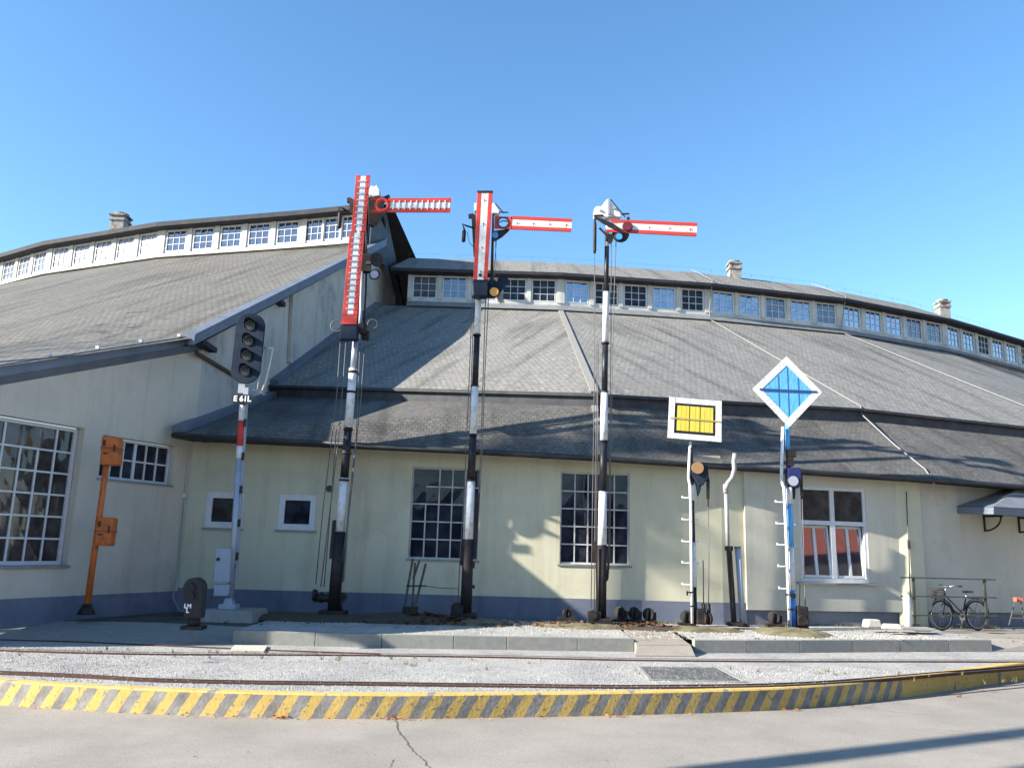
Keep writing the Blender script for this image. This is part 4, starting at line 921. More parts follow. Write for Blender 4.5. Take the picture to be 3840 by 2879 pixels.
def striped_arm(parent, px, Y, vertical, hole=None, nm='semaphore_arm', red=.27):
    """long board: red edges, white centre"""
    q = quadpts(px, Y); arm = MB()
    if vertical: slab(arm, q, 0, red, 0, 1, 0, .035); slab(arm, q, 1-red, 1, 0, 1, 0, .035)
    else: slab(arm, q, 0, 1, 0, red, 0, .035); slab(arm, q, 0, 1, 1-red, 1, 0, .035)
    a = arm.build(nm, M['red'], parent, bevel=.006)
    c = MB()
    if vertical: slab(c, q, red, 1-red, 0, 1, .004, .028)
    else: slab(c, q, 0, 1, red, 1-red, .004, .028)
    c.build('white_band', M['white'], a)
    for k in range(4):
        t = .1+.27*k; p = lerpq(q, *((.5, t) if vertical else (t, .5)))+V(0, .0, 0); b_ = MB(); b_.disc(p, (0, 1, 0), .012, .03, 8); b_.bar(p+V(0, -.001+.006, -.01), p+V(.002, .005, -.06-.03*(k % 2)), .010, .004); b_.build('bolt', M['rust'], a)
    return a, q
def slat_arm(parent, px, Y, vertical, n):
    """open slatted board: red side strips joined by white cross slats over a white centre"""
    q = quadpts(px, Y); arm = MB(); f = (lambda u, v: (u, v)) if vertical else (lambda u, v: (v, u))
    def S(g, a0, a1, b0, b1, y0, th):
        if vertical: slab(g, q, a0, a1, b0, b1, y0, th)
        else: slab(g, q, b0, b1, a0, a1, y0, th)
    S(arm, 0, .30, 0, 1, 0, .03); S(arm, .70, 1, 0, 1, 0, .03)
    a = arm.build('semaphore_arm', M['red'], parent, bevel=.004)
    c = MB()
    for k in range(n):
        v0 = k/n; S(c, .302, .698, v0+.14/n, v0+.86/n, .006, .018)
    c.build('white_band', M['white'], a)
    for k in range(1, n):
        c = MB(); v0 = k/n; S(c, .18, .82, v0-.10/n, v0+.10/n, -.012, .011); c.build('cross_slat', M['galv'] if vertical else M['white'], a)
    return a, q
def weight(parent, top, bot, Y, r=.04, hook=None):
    g = MB(); a, b = onY(*top, Y), onY(*bot, Y); g.tube([a, a.lerp(b, .1), a.lerp(b, .9), b], [r*.5, r, r, r*.6], 12); w_ = g.build('counterweight', M['black_iron'], parent)
    if hook: MB().tube([onY(*h, Y) for h in hook], .022, 6).build('lever', M['black_iron'], parent)
def plate_at(g, px, Y, th=.03): return g.prism([onY(x, y, Y) for x, y in px], V(0, th, 0))
def circ(cx, cy, r, n=20, a0=0, a1=360): return [(cx+r*math.cos(R(a0+(a1-a0)*i/n)), cy-r*math.sin(R(a0+(a1-a0)*i/n))) for i in range(n+1 if a1-a0 < 360 else n)]
def base_block(parent, at, y, r, name='foot'):
    p = at(y); MB().box(p+V(0, 0, .0), (r*3.2, r*3.2, .12)).build(name, M['black_iron'], parent, bevel=.02)
PX = 18.2/3100      # metres per picture px at the signals' distance

# ---- semaphore with two slatted arms
Y = 18.15
A, B, at = axis((1250, 2300), (1372, 790), Y)
s1 = thing('semaphore_signal', tuple(A), 'tallest semaphore with open slatted red and white arms, one upright and one level', 'signal', 'semaphores in front of the hall')
mast(s1, at, [(2300, 1993, .135, .125, 'black_iron'), (1993, 1792, .10, .097, 'white'), (1792, 1603, .092, .088, 'black'), (1603, 1382, .095, .092, 'white'), (1382, 1275, .065, .065, 'galv'), (1275, 900, .075, .07, 'black_iron'), (900, 760, .07, .065, 'black_iron')])
for y in (2008, 1800, 1610, 1395, 1470, 1700): MB().tube([at(y+4), at(y-4)], .108, 14).build('mast_collar', M['black_iron'], s1)
slat_arm(s1, [(1335, 657), (1388, 657), (1371, 868), (1317, 868)], Y-.34, True, 9)
a_, _ = slat_arm(s1, [(1311, 870), (1367, 870), (1340, 1180), (1284, 1180)], Y-.38, True, 14)
g = MB(); slab(g, quadpts([(1284, 1181), (1340, 1181), (1336, 1215), (1279, 1215)], Y-.38), 0, 1, 0, 1, 0, .03); g.build('arm_root', M['red'], s1)
g = MB(); slab(g, quadpts([(1276, 1216), (1341, 1216), (1338, 1272), (1272, 1272)], Y-.36), 0, 1, 0, 1, 0, .22); g.build('signal_box', M['signal_head'], s1, bevel=.02)
slat_arm(s1, [(1457, 743), (1692, 742), (1688, 796), (1451, 796)], Y-.25, False, 11)
g = MB(); g.ring(onY(1434, 770, Y-.24), (0, 1, 0), 17*PX+.04, .045); g.build('spectacle_ring', M['red'], s1)
for a in ((1392, 748, 1425, 748), (1392, 792, 1425, 792)): MB().bar(onY(a[0], a[1], Y-.24), onY(a[2], a[3], Y-.24), .03, .07).build('arm_bracket', M['red'], s1)
g = MB(); plate_at(g, [(1383, 712), (1392, 694), (1404, 700), (1413, 692), (1424, 712), (1424, 734), (1400, 738), (1383, 730)], Y-.12, .24); g.build('cap', M['white'], s1, bevel=.02)
g = MB(); plate_at(g, [(1380, 738), (1412, 740), (1440, 736), (1460, 728), (1458, 736), (1436, 752), (1432, 800), (1414, 830), (1396, 845), (1382, 840)], Y-.1, .18); g.build('arm_mechanism', M['black_iron'], s1, bevel=.01)
g = MB(); plate_at(g, [(1301, 742), (1312, 740), (1326, 748), (1328, 800), (1312, 800), (1310, 757), (1301, 757)], Y-.05, .1); g.build('lever', M['black_iron'], s1)
weight(s1, (1276, 795), (1272, 857), Y-.05, .05, [(1274, 796), (1268, 775), (1282, 780), (1300, 790)])
g = MB(); plate_at(g, circ(1412, 973, 25), Y-.2, .04); g.box(onY(1374, 988, Y-.05), (.2, .2, .42)); g.bar(onY(1374, 988, Y-.12), onY(1412, 985, Y-.17), .08, .06); g.build('spectacle_plate', M['black_iron'], s1)
g = MB(); g.ring(onY(1404, 1030, Y-.2), (0, 1, 0), 17*PX, .025); g.build('spectacle_ring', M['black_iron'], s1); lens(s1, (1404, 1030), Y-.2, 16*PX, 'lamp_grey')
g = MB(); g.tube([onY(1374, 1010, Y-.08), onY(1372, 1090, Y-.08), onY(1362, 1270, Y-.08)], .022, 6); g.tube([onY(1374, 850, Y-.2), onY(1374, 985, Y-.1)], .02, 6); g.build('rod', M['black_iron'], s1)
MB().tube([onY(1358, 1000, Y-.1), onY(1352, 1180, Y-.1), onY(1345, 1270, Y-.1)], .035, 8).build('rod', M['galv'], s1)
g = MB(); g.ring(onY(1262, 1222, Y-.15), (0, 1, 0), .13, .014, 20, 6); g.ring(onY(1397, 1215, Y-.1), (0, 1, 0), .11, .012, 20, 6); g.build('wire_loop', M['wire'], s1)
g = MB(); g.box(onY(1352, 1235, Y-.1), (.28, .2, .22)); g.box(onY(1372, 1258, Y), (.16, .16, .2)); g.build('signal_box', M['black_iron'], s1)
wires(s1, [[(1276, 1285), (1262, 1490), (1244, 1649), (1212, 1900), (1184, 2190)], [(1297, 1285), (1283, 1480), (1270, 1640), (1235, 1930), (1203, 2200)], [(1368, 1290), (1353, 1500), (1338, 1643), (1321, 1815), (1295, 2015), (1272, 2190)], [(1350, 1290), (1336, 1640), (1308, 1890), (1282, 2180)], [(1262, 1600), (1240, 1900), (1215, 2200)]], Y-.05)
MB().tube([at(2180)+V(.16, 0, 0), at(1690)+V(.17, 0, 0)], .022, 8).build('rod', M['pipe'], s1)
g = MB(); g.bar(at(2010)+V(-.11, -.02, 0), at(2095)+V(-.11, -.02, 0), .12, .12); g.bar(at(1950)+V(-.13, 0, 0), at(2020)+V(-.13, 0, 0), .09, .09); g.build('cable_box', M['black_iron'], s1)
g = MB(); g.tube([onY(1178, 2240, Y), onY(1245, 2242, Y)], .085, 12); g.disc(onY(1180, 2230, Y), (1, 0, 0), .12, .07, 16); g.disc(onY(1205, 2240, Y), (1, 0, 0), .11, .05, 16); g.build('winch_drum', M['black_iron'], s1)
g = MB(); g.bar(onY(1260, 2235, Y), onY(1286, 2240, Y), .1, .1); g.tube([onY(1272, 2210, Y), onY(1278, 2300, Y)], .04, 8); g.disc(onY(1283, 2238, Y), (0, 1, 0), .10, .06, 14); g.build('pulley', M['black_iron'], s1)
base_block(s1, at, 2298, .17)

# ---- semaphore with solid striped arms
Y = 18.1
A, B, at = axis((1746, 2308), (1808, 790), Y)
s2 = thing('semaphore_signal', tuple(A), 'middle semaphore with solid red and white arms and an amber lamp below the upright arm', 'signal', 'semaphores in front of the hall')
mast(s2, at, [(2308, 2024, .125, .11, 'black_iron'), (2024, 1801, .10, .09, 'white'), (1801, 1629, .085, .08, 'black'), (1629, 1446, .085, .08, 'white'), (1446, 1256, .07, .068, 'black'), (1256, 1108, .072, .068, 'white'), (1108, 790, .06, .055, 'black_iron')])
for y in (2024, 1801, 1630, 1447, 1257): MB().tube([at(y+3), at(y-3)], .106 if y > 1700 else .088, 14).build('mast_collar', M['black_iron'], s2)
striped_arm(s2, [(1790, 718), (1848, 718), (1827, 1048), (1775, 1048)], Y-.38, True)
g = MB(); slab(g, quadpts([(1789, 715), (1849, 715), (1848, 722), (1790, 722)], Y-.39), 0, 1, 0, 1, 0, .05); g.build('edge_strip', M['black'], s2)
g = MB(); g.disc(onY(1800, 1032, Y-.39), (0, 1, 0), .035, .03, 12); g.bar(onY(1806, 1028, Y-.4), onY(1798, 1036, Y-.4), .03, .03); g.build('pivot', M['black'], s2)
g = MB(); slab(g, quadpts([(1773, 1049), (1831, 1049), (1828, 1108), (1776, 1108)], Y-.36), 0, 1, 0, 1, 0, .3); g.build('signal_box', M['signal_head'], s2, bevel=.02)
g = MB(); g.tube([onY(1790, 1108, Y-.2), onY(1790, 1116, Y-.2)], .12, 12); g.build('signal_box', M['black_iron'], s2)
striped_arm(s2, [(1916, 809), (2145, 820), (2142, 869), (1916, 859)], Y-.25, False)
# arm root with the open ring
rc = onY(1887, 836, Y-.235); g = MB(); 
outer = [onY(x, y, Y-.25) for x, y in ((1851, 808), (1851, 858), (1916, 859), (1916, 809))]
n_ = 20; ring_i = [rc+V(math.cos(2*math.pi*i/n_)*.118, -.015, math.sin(2*math.pi*i/n_)*.118) for i in range(n_)]
def outp(a):
    c_, s_ = math.cos(a), math.sin(a); k = min(.20/abs(c_) if abs(c_) > 1e-6 else 9, .147/abs(s_) if abs(s_) > 1e-6 else 9); return rc+V(c_*k, -.015, s_*k)
for i in range(n_):
    a0, a1 = 2*math.pi*i/n_, 2*math.pi*(i+1)/n_; p = [ring_i[i], outp(a0), outp(a1), ring_i[(i+1) % n_]]; g.face(p); g.face([x+V(0, .03, 0) for x in p][::-1]); g.face([p[0], p[3], p[3]+V(0, .03, 0), p[0]+V(0, .03, 0)])
g.build('arm_root', M['red'], s2)
g = MB(); g.ring(rc+V(0, -.02, 0), (0, 1, 0), .118, .014, 24, 6); g.bar(rc+V(-.1, -.01, 0), rc+V(.0, -.01, .05), .02, .02); g.bar(rc+V(0, -.01, .05), rc+V(.1, -.01, .03), .02, .02); g.build('spectacle_ring', M['black'], s2)
g = MB(); plate_at(g, [(1848, 865), (1880, 862), (1912, 858), (1905, 868), (1882, 888), (1856, 903), (1846, 900)], Y-.18, .05); g.build('spectacle_plate', M['black_iron'], s2)
lens(s2, (1857, 883), Y-.22, 12*PX, 'lamp_blue')
g = MB(); plate_at(g, [(1845, 762), (1856, 760), (1874, 790), (1872, 802), (1845, 798)], Y-.1, .2); plate_at(g, [(1778, 762), (1790, 758), (1790, 790), (1778, 790)], Y-.1, .2); g.build('cap', M['white'], s2, bevel=.02)
g = MB(); g.bar(onY(1872, 796, Y-.1), onY(1906, 797, Y-.1), .03, .02); g.bar(onY(1856, 762, Y-.1), onY(1890, 800, Y-.1), .02, .02); g.build('stay', M['black_iron'], s2)
g = MB(); plate_at(g, [(1756, 804), (1770, 800), (1784, 806), (1786, 960), (1776, 960), (1768, 816), (1757, 816)], Y-.05, .08); plate_at(g, [(1846, 800), (1853, 800), (1850, 1045), (1838, 1045)], Y-.05, .08); g.build('lever', M['black_iron'], s2)
weight(s2, (1741, 862), (1738, 908), Y-.05, .045, [(1742, 862), (1734, 840), (1746, 846), (1772, 854)])
wires(s2, [[(1752, 870), (1760, 910), (1774, 925)], [(1858, 903), (1860, 1000), (1850, 1060)], [(1862, 900), (1850, 1040)]], Y-.05, .008)
g = MB(); plate_at(g, circ(1886, 1053, 21, 18, -60, 180)+[(1836, 1065), (1840, 1110), (1868, 1108)], Y-.2, .05); g.box(onY(1842, 1085, Y-.1), (.22, .2, .34)); g.build('spectacle_plate', M['signal_head'], s2)
g = MB(); g.ring(onY(1853, 1095, Y-.26), (0, 1, 0), .105, .02, 22, 6); g.build('lamp_rim', M['black_iron'], s2); lens(s2, (1853, 1095), Y-.26, 17*PX, 'lamp_orange')
g = MB(); plate_at(g, [(1862, 1112), (1884, 1096), (1888, 1125), (1876, 1135)], Y-.05, .1); g.build('bracket', M['pipe'], s2)
wires(s2, [[(1771, 1110), (1762, 1350), (1750, 1640), (1738, 1900), (1727, 2050), (1716, 2280)], [(1832, 1110), (1818, 1400), (1808, 1700), (1796, 1900), (1786, 2095)], [(1821, 1110), (1812, 1400), (1800, 1750), (1790, 2000)], [(1778, 1110), (1768, 1400), (1755, 1800), (1726, 2280)]], Y-.02, .011)
g = MB(); g.bar(onY(1790, 1850, Y), onY(1776, 2095, Y), .10, .06); g.box(onY(1770, 2117, Y-.02), (.12, .1, .14)); g.box(onY(1770, 2199, Y-.02), (.12, .1, .07)); g.bar(onY(1738, 2020, Y), onY(1730, 2120, Y), .06, .05); g.build('cable_box', M['black_iron'], s2)
g = MB(); g.box(onY(1715, 2287, Y-.05), (.26, .22, .2)); g.disc(onY(1712, 2275, Y-.12), (0, 1, 0), .10, .06, 14); g.build('pulley', M['black_iron'], s2)
base_block(s2, at, 2308, .15)

# ---- semaphore with one level arm and white cap
Y = 18.1
A, B, at = axis((2253, 2328), (2278, 790), Y)
s3 = thing('semaphore_signal', tuple(A), 'right semaphore with a single level red and white arm under a white cap', 'signal', 'semaphores in front of the hall')
mast(s3, at, [(2328, 2046, .115, .105, 'black_iron'), (2046, 1842, .10, .09, 'white'), (1842, 1654, .082, .08, 'black'), (1654, 1469, .085, .08, 'white'), (1469, 1287, .068, .066, 'black'), (1287, 1095, .07, .066, 'white'), (1095, 925, .055, .052, 'black'), (925, 800, .055, .05, 'white')])
for y in (2046, 1842, 1654, 1469, 1287): MB().tube([at(y+3), at(y-3)], .106 if y > 1900 else .09, 14).build('mast_collar', M['black_iron'], s3)
aa, qq_ = striped_arm(s3, [(2329, 823), (2615, 835), (2612, 886), (2329, 872)], Y-.28, False)
g = MB(); plate_at(g, [(2285, 821), (2330, 823), (2330, 836), (2298, 836)], Y-.28, .03); plate_at(g, [(2275, 860), (2330, 864), (2330, 873), (2272, 868)], Y-.28, .03); g.build('arm_root', M['red'], s3)
g = MB(); plate_at(g, [(2298, 836.5), (2330, 836.5), (2330, 863.5), (2276, 859.5)], Y-.275, .02); g.build('arm_root', M['white'], s3)
g = MB(); plate_at(g, [(2226, 808), (2236, 812), (2300, 838), (2332, 862), (2330, 870), (2316, 866), (2262, 838), (2236, 820)], Y-.33, .03); g.build('lever', M['black_iron'], s3)
g = MB(); g.ring(onY(2353, 850, Y-.31), (0, 1, 0), .10, .02, 22, 6); g.build('lens_rim', M['black_iron'], s3); lens(s3, (2353, 850), Y-.31, 16*PX, 'lamp_red')
g = MB(); plate_at(g, circ(2328, 876, 32, 16, 180, 360)+[(2296, 868)], Y-.24, .03); g.build('spectacle_plate', M['black_iron'], s3)
g = MB(); g.ring(onY(2321, 888, Y-.27), (0, 1, 0), .085, .02, 22, 6); g.build('lens_rim', M['black_iron'], s3); lens(s3, (2321, 888), Y-.27, 13*PX, 'lamp_blue')
cap = [(200, 430), (202, 345), (225, 310), (265, 298), (315, 305), (345, 262), (385, 210), (410, 190), (428, 172), (446, 192), (448, 215), (475, 275), (500, 300), (535, 305), (560, 340), (600, 385), (622, 425), (618, 475), (560, 470), (500, 450), (430, 470), (360, 500), (330, 492), (300, 470), (205, 448)]
g = MB(); plate_at(g, [(2180+x/4.144, 700+y/4.144) for x, y in cap], Y-.12, .26); g.build('cap', M['white'], s3, bevel=.03)
g = MB(); g.bar(onY(2283, 745, Y-.14), onY(2283, 805, Y-.14), .04, .03); g.disc(onY(2252, 790, Y-.13), (0, 1, 0), .03, .04, 10); g.disc(onY(2303, 780, Y-.13), (0, 1, 0), .04, .05, 12); g.build('cap_rib', M['pipe'], s3)
g = MB(); g.bar(onY(2226, 809, Y-.14), onY(2262, 808, Y-.14), .04, .03); g.bar(onY(2330, 803, Y-.14), onY(2360, 802, Y-.14), .035, .03); g.bar(onY(2290, 748, Y-.12), onY(2345, 815, Y-.14), .02, .02); g.box(onY(2356, 820, Y-.2), (.06, .06, .06)); g.build('stay', M['black_iron'], s3)
weight(s3, (2231, 828), (2230, 950), Y-.1, .04, [(2232, 810), (2231, 830)]); MB().tube([onY(2230, 950, Y-.1), onY(2230, 975, Y-.1)], .008, 5).build('wire', M['wire'], s3)
g = MB(); g.box(onY(2285, 892, Y-.1), (.16, .14, .14)); g.disc(onY(2288, 905, Y-.2), (0, 1, 0), .05, .05, 10); g.bar(onY(2248, 855, Y-.1), onY(2285, 892, Y-.1), .04, .04); g.build('arm_mechanism', M['black_iron'], s3)
wires(s3, [[(2292, 910), (2291, 1290), (2286, 1700), (2282, 2080)], [(2310, 905), (2300, 1200), (2290, 1700), (2286, 2090)], [(2230, 980), (2228, 1500), (2222, 1900), (2216, 2280)], [(2238, 1290), (2234, 1700), (2230, 2100), (2228, 2290)], [(2243, 1290), (2240, 1690), (2236, 2060)]], Y-.02, .010)
g = MB(); g.bar(onY(2228, 2030, Y), onY(2226, 2110, Y), .09, .06); g.bar(onY(2282, 2105, Y), onY(2278, 2170, Y), .045, .04); g.disc(onY(2274, 2145, Y-.04), (0, 1, 0), .055, .05, 12); g.disc(onY(2272, 2172, Y-.04), (0, 1, 0), .045, .05, 12); g.bar(onY(2236, 2050, Y-.12), onY(2240, 2330, Y-.12), .035, .03); g.build('cable_box', M['black_iron'], s3)
g = MB(); g.box(onY(2228, 2312, Y-.1), (.26, .24, .22)); g.disc(onY(2222, 2305, Y-.22), (0, 1, 0), .10, .05, 14); g.build('pulley', M['black_iron'], s3)
base_block(s3, at, 2326, .14)

# ---- ladder posts with boards
def ladder(parent, pts, Y, r=.028):
    MB().tube([onY(x, y, Y) for x, y in pts], r, 8).build('ladder_rail', M['white'], parent)
def rung(parent, x0, x1, y, Y, mat='white'):
    g = MB(); g.bar(onY(x0, y, Y), onY(x1, y+1, Y), .035, .03)
    if x1-x0 > 20: g.bar(onY(x0+2, y-1, Y), onY(x0+1, y-7, Y), .03, .03)
    g.build('rung', M[mat], parent)
Y = 18.25
A, B, at = axis((2607, 2338), (2590, 1650), Y)
sg = thing('signal_board', tuple(A), 'yellow rectangular signal board with white border on a black and white post', 'signal')
mast(sg, at, [(2338, 2200, .05, .05, 'black'), (2200, 2032, .058, .056, 'white'), (2032, 1876, .048, .046, 'black'), (1876, 1818, .07, .07, 'white'), (1818, 1655, .045, .045, 'black')], 10)
ladder(sg, [(2596, 2336), (2593, 2100), (2590, 1830), (2582, 1790), (2586, 1700), (2590, 1655)], Y-.08, .032)
for y, r_ in ((1865, 0), (1947, 1), (2029, 1), (2109, 1), (2190, 0)):
    rung(sg, 2557, 2589, y, Y-.08)
    if r_: rung(sg, 2615, 2631, y+1, Y-.04, 'galv')
q = quadpts([(2511, 1488), (2706.5, 1503), (2705.4, 1657), (2504, 1641)], Y-.2)
bd = MB(); slab(bd, q, 0, .11, 0, 1, 0, .03); slab(bd, q, .89, 1, 0, 1, 0, .03)
for k in range(8): slab(bd, q, .113+k*.0972, .113+k*.0972+.0945, 0, .13, .004, .025); slab(bd, q, .113+k*.0972, .113+k*.0972+.0945, .87, 1, .004, .025)
brd = bd.build('board', M['white'], sg)
g = MB(); slab(g, q, .112, .888, .13, .87, .012, .015); g.build('black_frame', M['black'], brd)
g = MB()
for a, b in ((.16, .235), (.24, .325), (.33, .385), (.405, .50), (.505, .585), (.605, .68), (.685, .78), (.785, .84)):
    slab(g, q, a, b, .19, .49, .002, .009); slab(g, q, a, b, .53, .80, .002, .009)
g.build('yellow_panel', M['yellow'], brd)
g = MB(); slab(g, q, .03, .97, .495, .525, -.012, .012); g.build('cross_bar', noisy('ochre_bar', (.35, .27, .08), (.42, .33, .12), 5), brd)
g = MB(); plate_at(g, [(2588, 1734), (2640, 1736), (2650, 1750), (2652, 1800), (2636, 1820), (2620, 1822), (2606, 1800), (2594, 1780)], Y-.1, .2); plate_at(g, [(2612, 1815), (2632, 1815), (2626, 1845), (2618, 1862)], Y-.06, .1); g.build('lamp_body', M['signal_head'], sg, bevel=.02)
lens(sg, (2616, 1754), Y-.14, 22*PX, 'lamp_tan')
g = MB(); g.bar(onY(2650, 1740, Y), onY(2656, 1800, Y), .03, .04); g.bar(onY(2655, 1796, Y), onY(2655, 1870, Y), .06, .06); g.bar(onY(2656, 1870, Y), onY(2656, 1900, Y), .03, .03); g.build('counterweight', M['black_iron'], sg)
wires(sg, [[(2656, 1900), (2658, 2100), (2657, 2270)], [(2637, 2100), (2638, 2270)]], Y, .012)
g = MB()
for x in (2638, 2656): g.tube([onY(x, 2262, Y), onY(x+2, 2300, Y)], .045, 8); g.disc(onY(x+2, 2318, Y-.03), (1, .3, 0), .13, .05, 16)
g.build('pulley', M['black_iron'], sg); MB().box(onY(2626, 2310, Y), (.2, .2, .32)).build('winch_box', M['black_iron'], sg, bevel=.03)
g = MB(); g.bar(onY(2578, 2220, Y-.1), onY(2602, 2219, Y-.1), .03, .03); g.bar(onY(2577, 2215, Y-.1), onY(2577, 2232, Y-.1), .03, .03); g.bar(onY(2590, 2272, Y-.1), onY(2610, 2271, Y-.1), .03, .03); g.bar(onY(2588, 1683, Y-.1), onY(2602, 1683, Y-.1), .03, .05); g.build('clamp', M['black'], sg)

Y = 18.7
A, B, at = axis((2977, 2354), (2952, 1600), Y)
sb = thing('signal_board', tuple(A), 'blue diamond signal board with white border on a blue and white post', 'signal')
mast(sb, at, [(2354, 2211, .065, .062, 'bluepost'), (2211, 2049, .062, .06, 'white'), (2049, 1889, .06, .058, 'blue'), (1889, 1827, .07, .07, 'white'), (1827, 1700, .05, .05, 'black'), (1700, 1590, .05, .05, 'blue')], 10)
ladder(sb, [(2961, 2352), (2952, 2080), (2941, 1830), (2930, 1800), (2932, 1720), (2936, 1600)], Y-.08, .038)
for y in (1881, 1962, 2041, 2122, 2205): rung(sb, 2907+(y-1881)*.04, 2940+(y-1881)*.03, y, Y-.08)
for y in (1965, 2045): rung(sb, 2970, 2982, y, Y-.04, 'blue')
q = quadpts([(2950, 1336), (3083, 1470), (2960, 1601.5), (2822, 1458)], Y-.2)       # T R B L as a quad
def dia(g, k0, k1, y0, th):     # ring between inset k0 and k1
    c = (q[0]+q[1]+q[2]+q[3])/4; o = [c+(p-c)*k0 for p in q]; i_ = [c+(p-c)*k1 for p in q]
    for a in range(4):
        b = (a+1) % 4; n = 9
        for j in range(n):
            t0, t1 = j/n+.004, (j+1)/n-.004
            g.prism([x+V(0, y0, 0) for x in (o[a].lerp(o[b], t0), o[a].lerp(o[b], t1), i_[a].lerp(i_[b], t1), i_[a].lerp(i_[b], t0))], V(0, th, 0))
g = MB(); dia(g, 1, .745, 0, .03); brd = g.build('board', M['white'], sb)
g = MB(); c = (q[0]+q[1]+q[2]+q[3])/4; g.prism([c+(p-c)*.75+V(0, .010, 0) for p in q], V(0, .02, 0)); pn = g.build('blue_panel', M['blue'], brd)
g = MB(); l_ = c+(q[3]-c)*.80; r_ = c+(q[1]-c)*.84; g.bar(l_+V(0, -.008, 0), r_+V(0, -.008, 0), .015, .045); g.build('cross_bar', newmat('dark_blue_bar', (.02, .05, .16), .5), brd)
g = MB()
for k in (-.28, .0, .32):
    m_ = (1-abs(k)*1.3)*.74; top_ = c+(q[1]-q[3])*.5*k*.95+(q[0]-c)*m_*.93; bot_ = c+(q[1]-q[3])*.5*k*.95+(q[2]-c)*m_*.93; g.bar(top_+V(0, .006, 0), bot_+V(0, .006, 0), .012, .012)
g.build('seam', newmat('seam_blue', (.035, .14, .36), .5), pn)
g = MB(); plate_at(g, [(2954, 1752), (3004, 1752), (3006, 1792), (2998, 1830), (2976, 1828), (2954, 1815)], Y-.12, .22); g.build('lamp_body', newmat('dark_blue_body', (.015, .02, .10), .4), sb, bevel=.02)
g = MB(); g.ring(onY(2974, 1803, Y-.16), (0, 1, 0), .115, .02, 22, 6); g.build('lamp_rim', M['black'], sb); lens(sb, (2974, 1803), Y-.16, 19*PX, 'lamp_grey')
g = MB(); g.bar(onY(3004, 1780, Y), onY(3006, 1860, Y), .05, .05); g.bar(onY(2978, 1825, Y), onY(2976, 1870, Y), .05, .05); g.box(onY(2966, 1700, Y-.05), (.2, .12, .16)); g.box(onY(2962, 1730, Y-.05), (.14, .12, .22)); g.build('counterweight', M['black_iron'], sb)
wires(sb, [[(3008, 1870), (3014, 2050), (3016, 2170)], [(3000, 2190), (2998, 2280)], [(3018, 2190), (3020, 2280)]], Y, .011)
g = MB(); g.box(onY(3006, 2312, Y), (.24, .22, .46)); g.disc(onY(3010, 2325, Y-.13), (0, 1, 0), .12, .06, 16); g.disc(onY(3022, 2330, Y-.05), (1, 0, 0), .12, .06, 16); g.build('winch_box', M['black_iron'], sb, bevel=.02)
g = MB(); g.bar(onY(2945, 2227, Y-.1), onY(2975, 2231, Y-.1), .03, .03); g.disc(onY(2974, 2232, Y-.1), (0, 1, 0), .06, .04, 12); g.bar(onY(2955, 2284, Y-.1), onY(2980, 2284, Y-.1), .03, .04); g.build('clamp', M['black'], sb)

# ---- four-lamp light signal
Y = 17.5
A, B, at = axis((862, 2278), (912, 1470), Y)
ls = thing('light_signal', tuple(A), 'four-lamp light signal with dark rounded head on a pale mast', 'signal')
mast(ls, at, [(2278, 1720, .075, .065, 'galv'), (1720, 1672, .066, .066, 'white'), (1672, 1577, .067, .067, 'red'), (1577, 1520, .066, .066, 'white'), (1520, 1440, .05, .05, 'black')], 12)
MB().bar(onY(884, 2180, Y+.05), onY(924, 1515, Y+.05), .05, .08, up=V(0, 1, 0)).build('cable_channel', M['greybox'], ls)
g = MB()
for k in range(5): g.box(onY(889+k*7.5, 2085-k*125, Y-.02), (.05, .04, .16))
g.build('clip', M['black'], ls)
hd = onY(929.5, 1305, Y-.3); 
upv = (onY(938.7, 1222, Y-.3)-onY(920.6, 1390, Y-.3)).normalized(); rtv = V(upv.z, 0, -upv.x)
hw, hl = .315, .48
out = []
for i in range(17): a = math.pi*i/16; out.append(hd+upv*hl+rtv*(math.cos(a)*hw)+upv*(math.sin(a)*hw*.92))
for i in range(17): a = math.pi+math.pi*i/16; out.append(hd-upv*hl+rtv*(math.cos(a)*hw)+upv*(math.sin(a)*hw*.92))
hdo = MB().prism(out, V(0, .05, 0)).build('signal_head', M['signal_head'], ls, bevel=.01)
MB().prism([hd+(p-hd)*.72+V(0, .06, 0) for p in out], V(0, .22, 0)).build('signal_back', M['signal_head'], ls, bevel=.03)
for x, y in ((940, 1222), (932.6, 1279), (926.6, 1335), (920.6, 1392)):
    c = onY(x, y, Y-.31); g = MB(); n = 14
    for i in range(n):        # half-round hood
        a0, a1 = R(-25+230*i/n), R(-25+230*(i+1)/n); r0 = .135
        p0 = c+rtv*math.cos(a0)*r0+upv*math.sin(a0)*r0; p1 = c+rtv*math.cos(a1)*r0+upv*math.sin(a1)*r0
        l0 = V(0, -.22*max(.15, math.sin(a0)), 0); l1 = V(0, -.22*max(.15, math.sin(a1)), 0)
        g.face([p0, p1, p1+l1, p0+l0]); k = .94; g.face([c+(p0-c)*k, c+(p0-c)*k+l0, c+(p1-c)*k+l1, c+(p1-c)*k])
    g.build('hood', M['black'], hdo, fix=False)
    g = MB(); g.disc(c, (0, 1, 0), .10, .03, 20); g.build('lens', M['lamp_dark'], hdo); MB().ring(c+V(0, -.015, 0), (0, 1, 0), .055, .008, 18, 5).build('lens_ring', M['lens_rim_dark'], hdo)
g = MB(); q = [onY(x, y, Y) for x, y in ((990, 1303), (1023, 1306), (1012, 1360), (996, 1430), (984, 1464))]; g.tube([q[0], q[1]], .022, 6); g.tube(q[1:], .022, 6); g.tube([q[0], onY(975, 1400, Y), onY(965, 1460, Y)], .014, 6); g.build('service_frame', M['white'], ls)
g = MB()
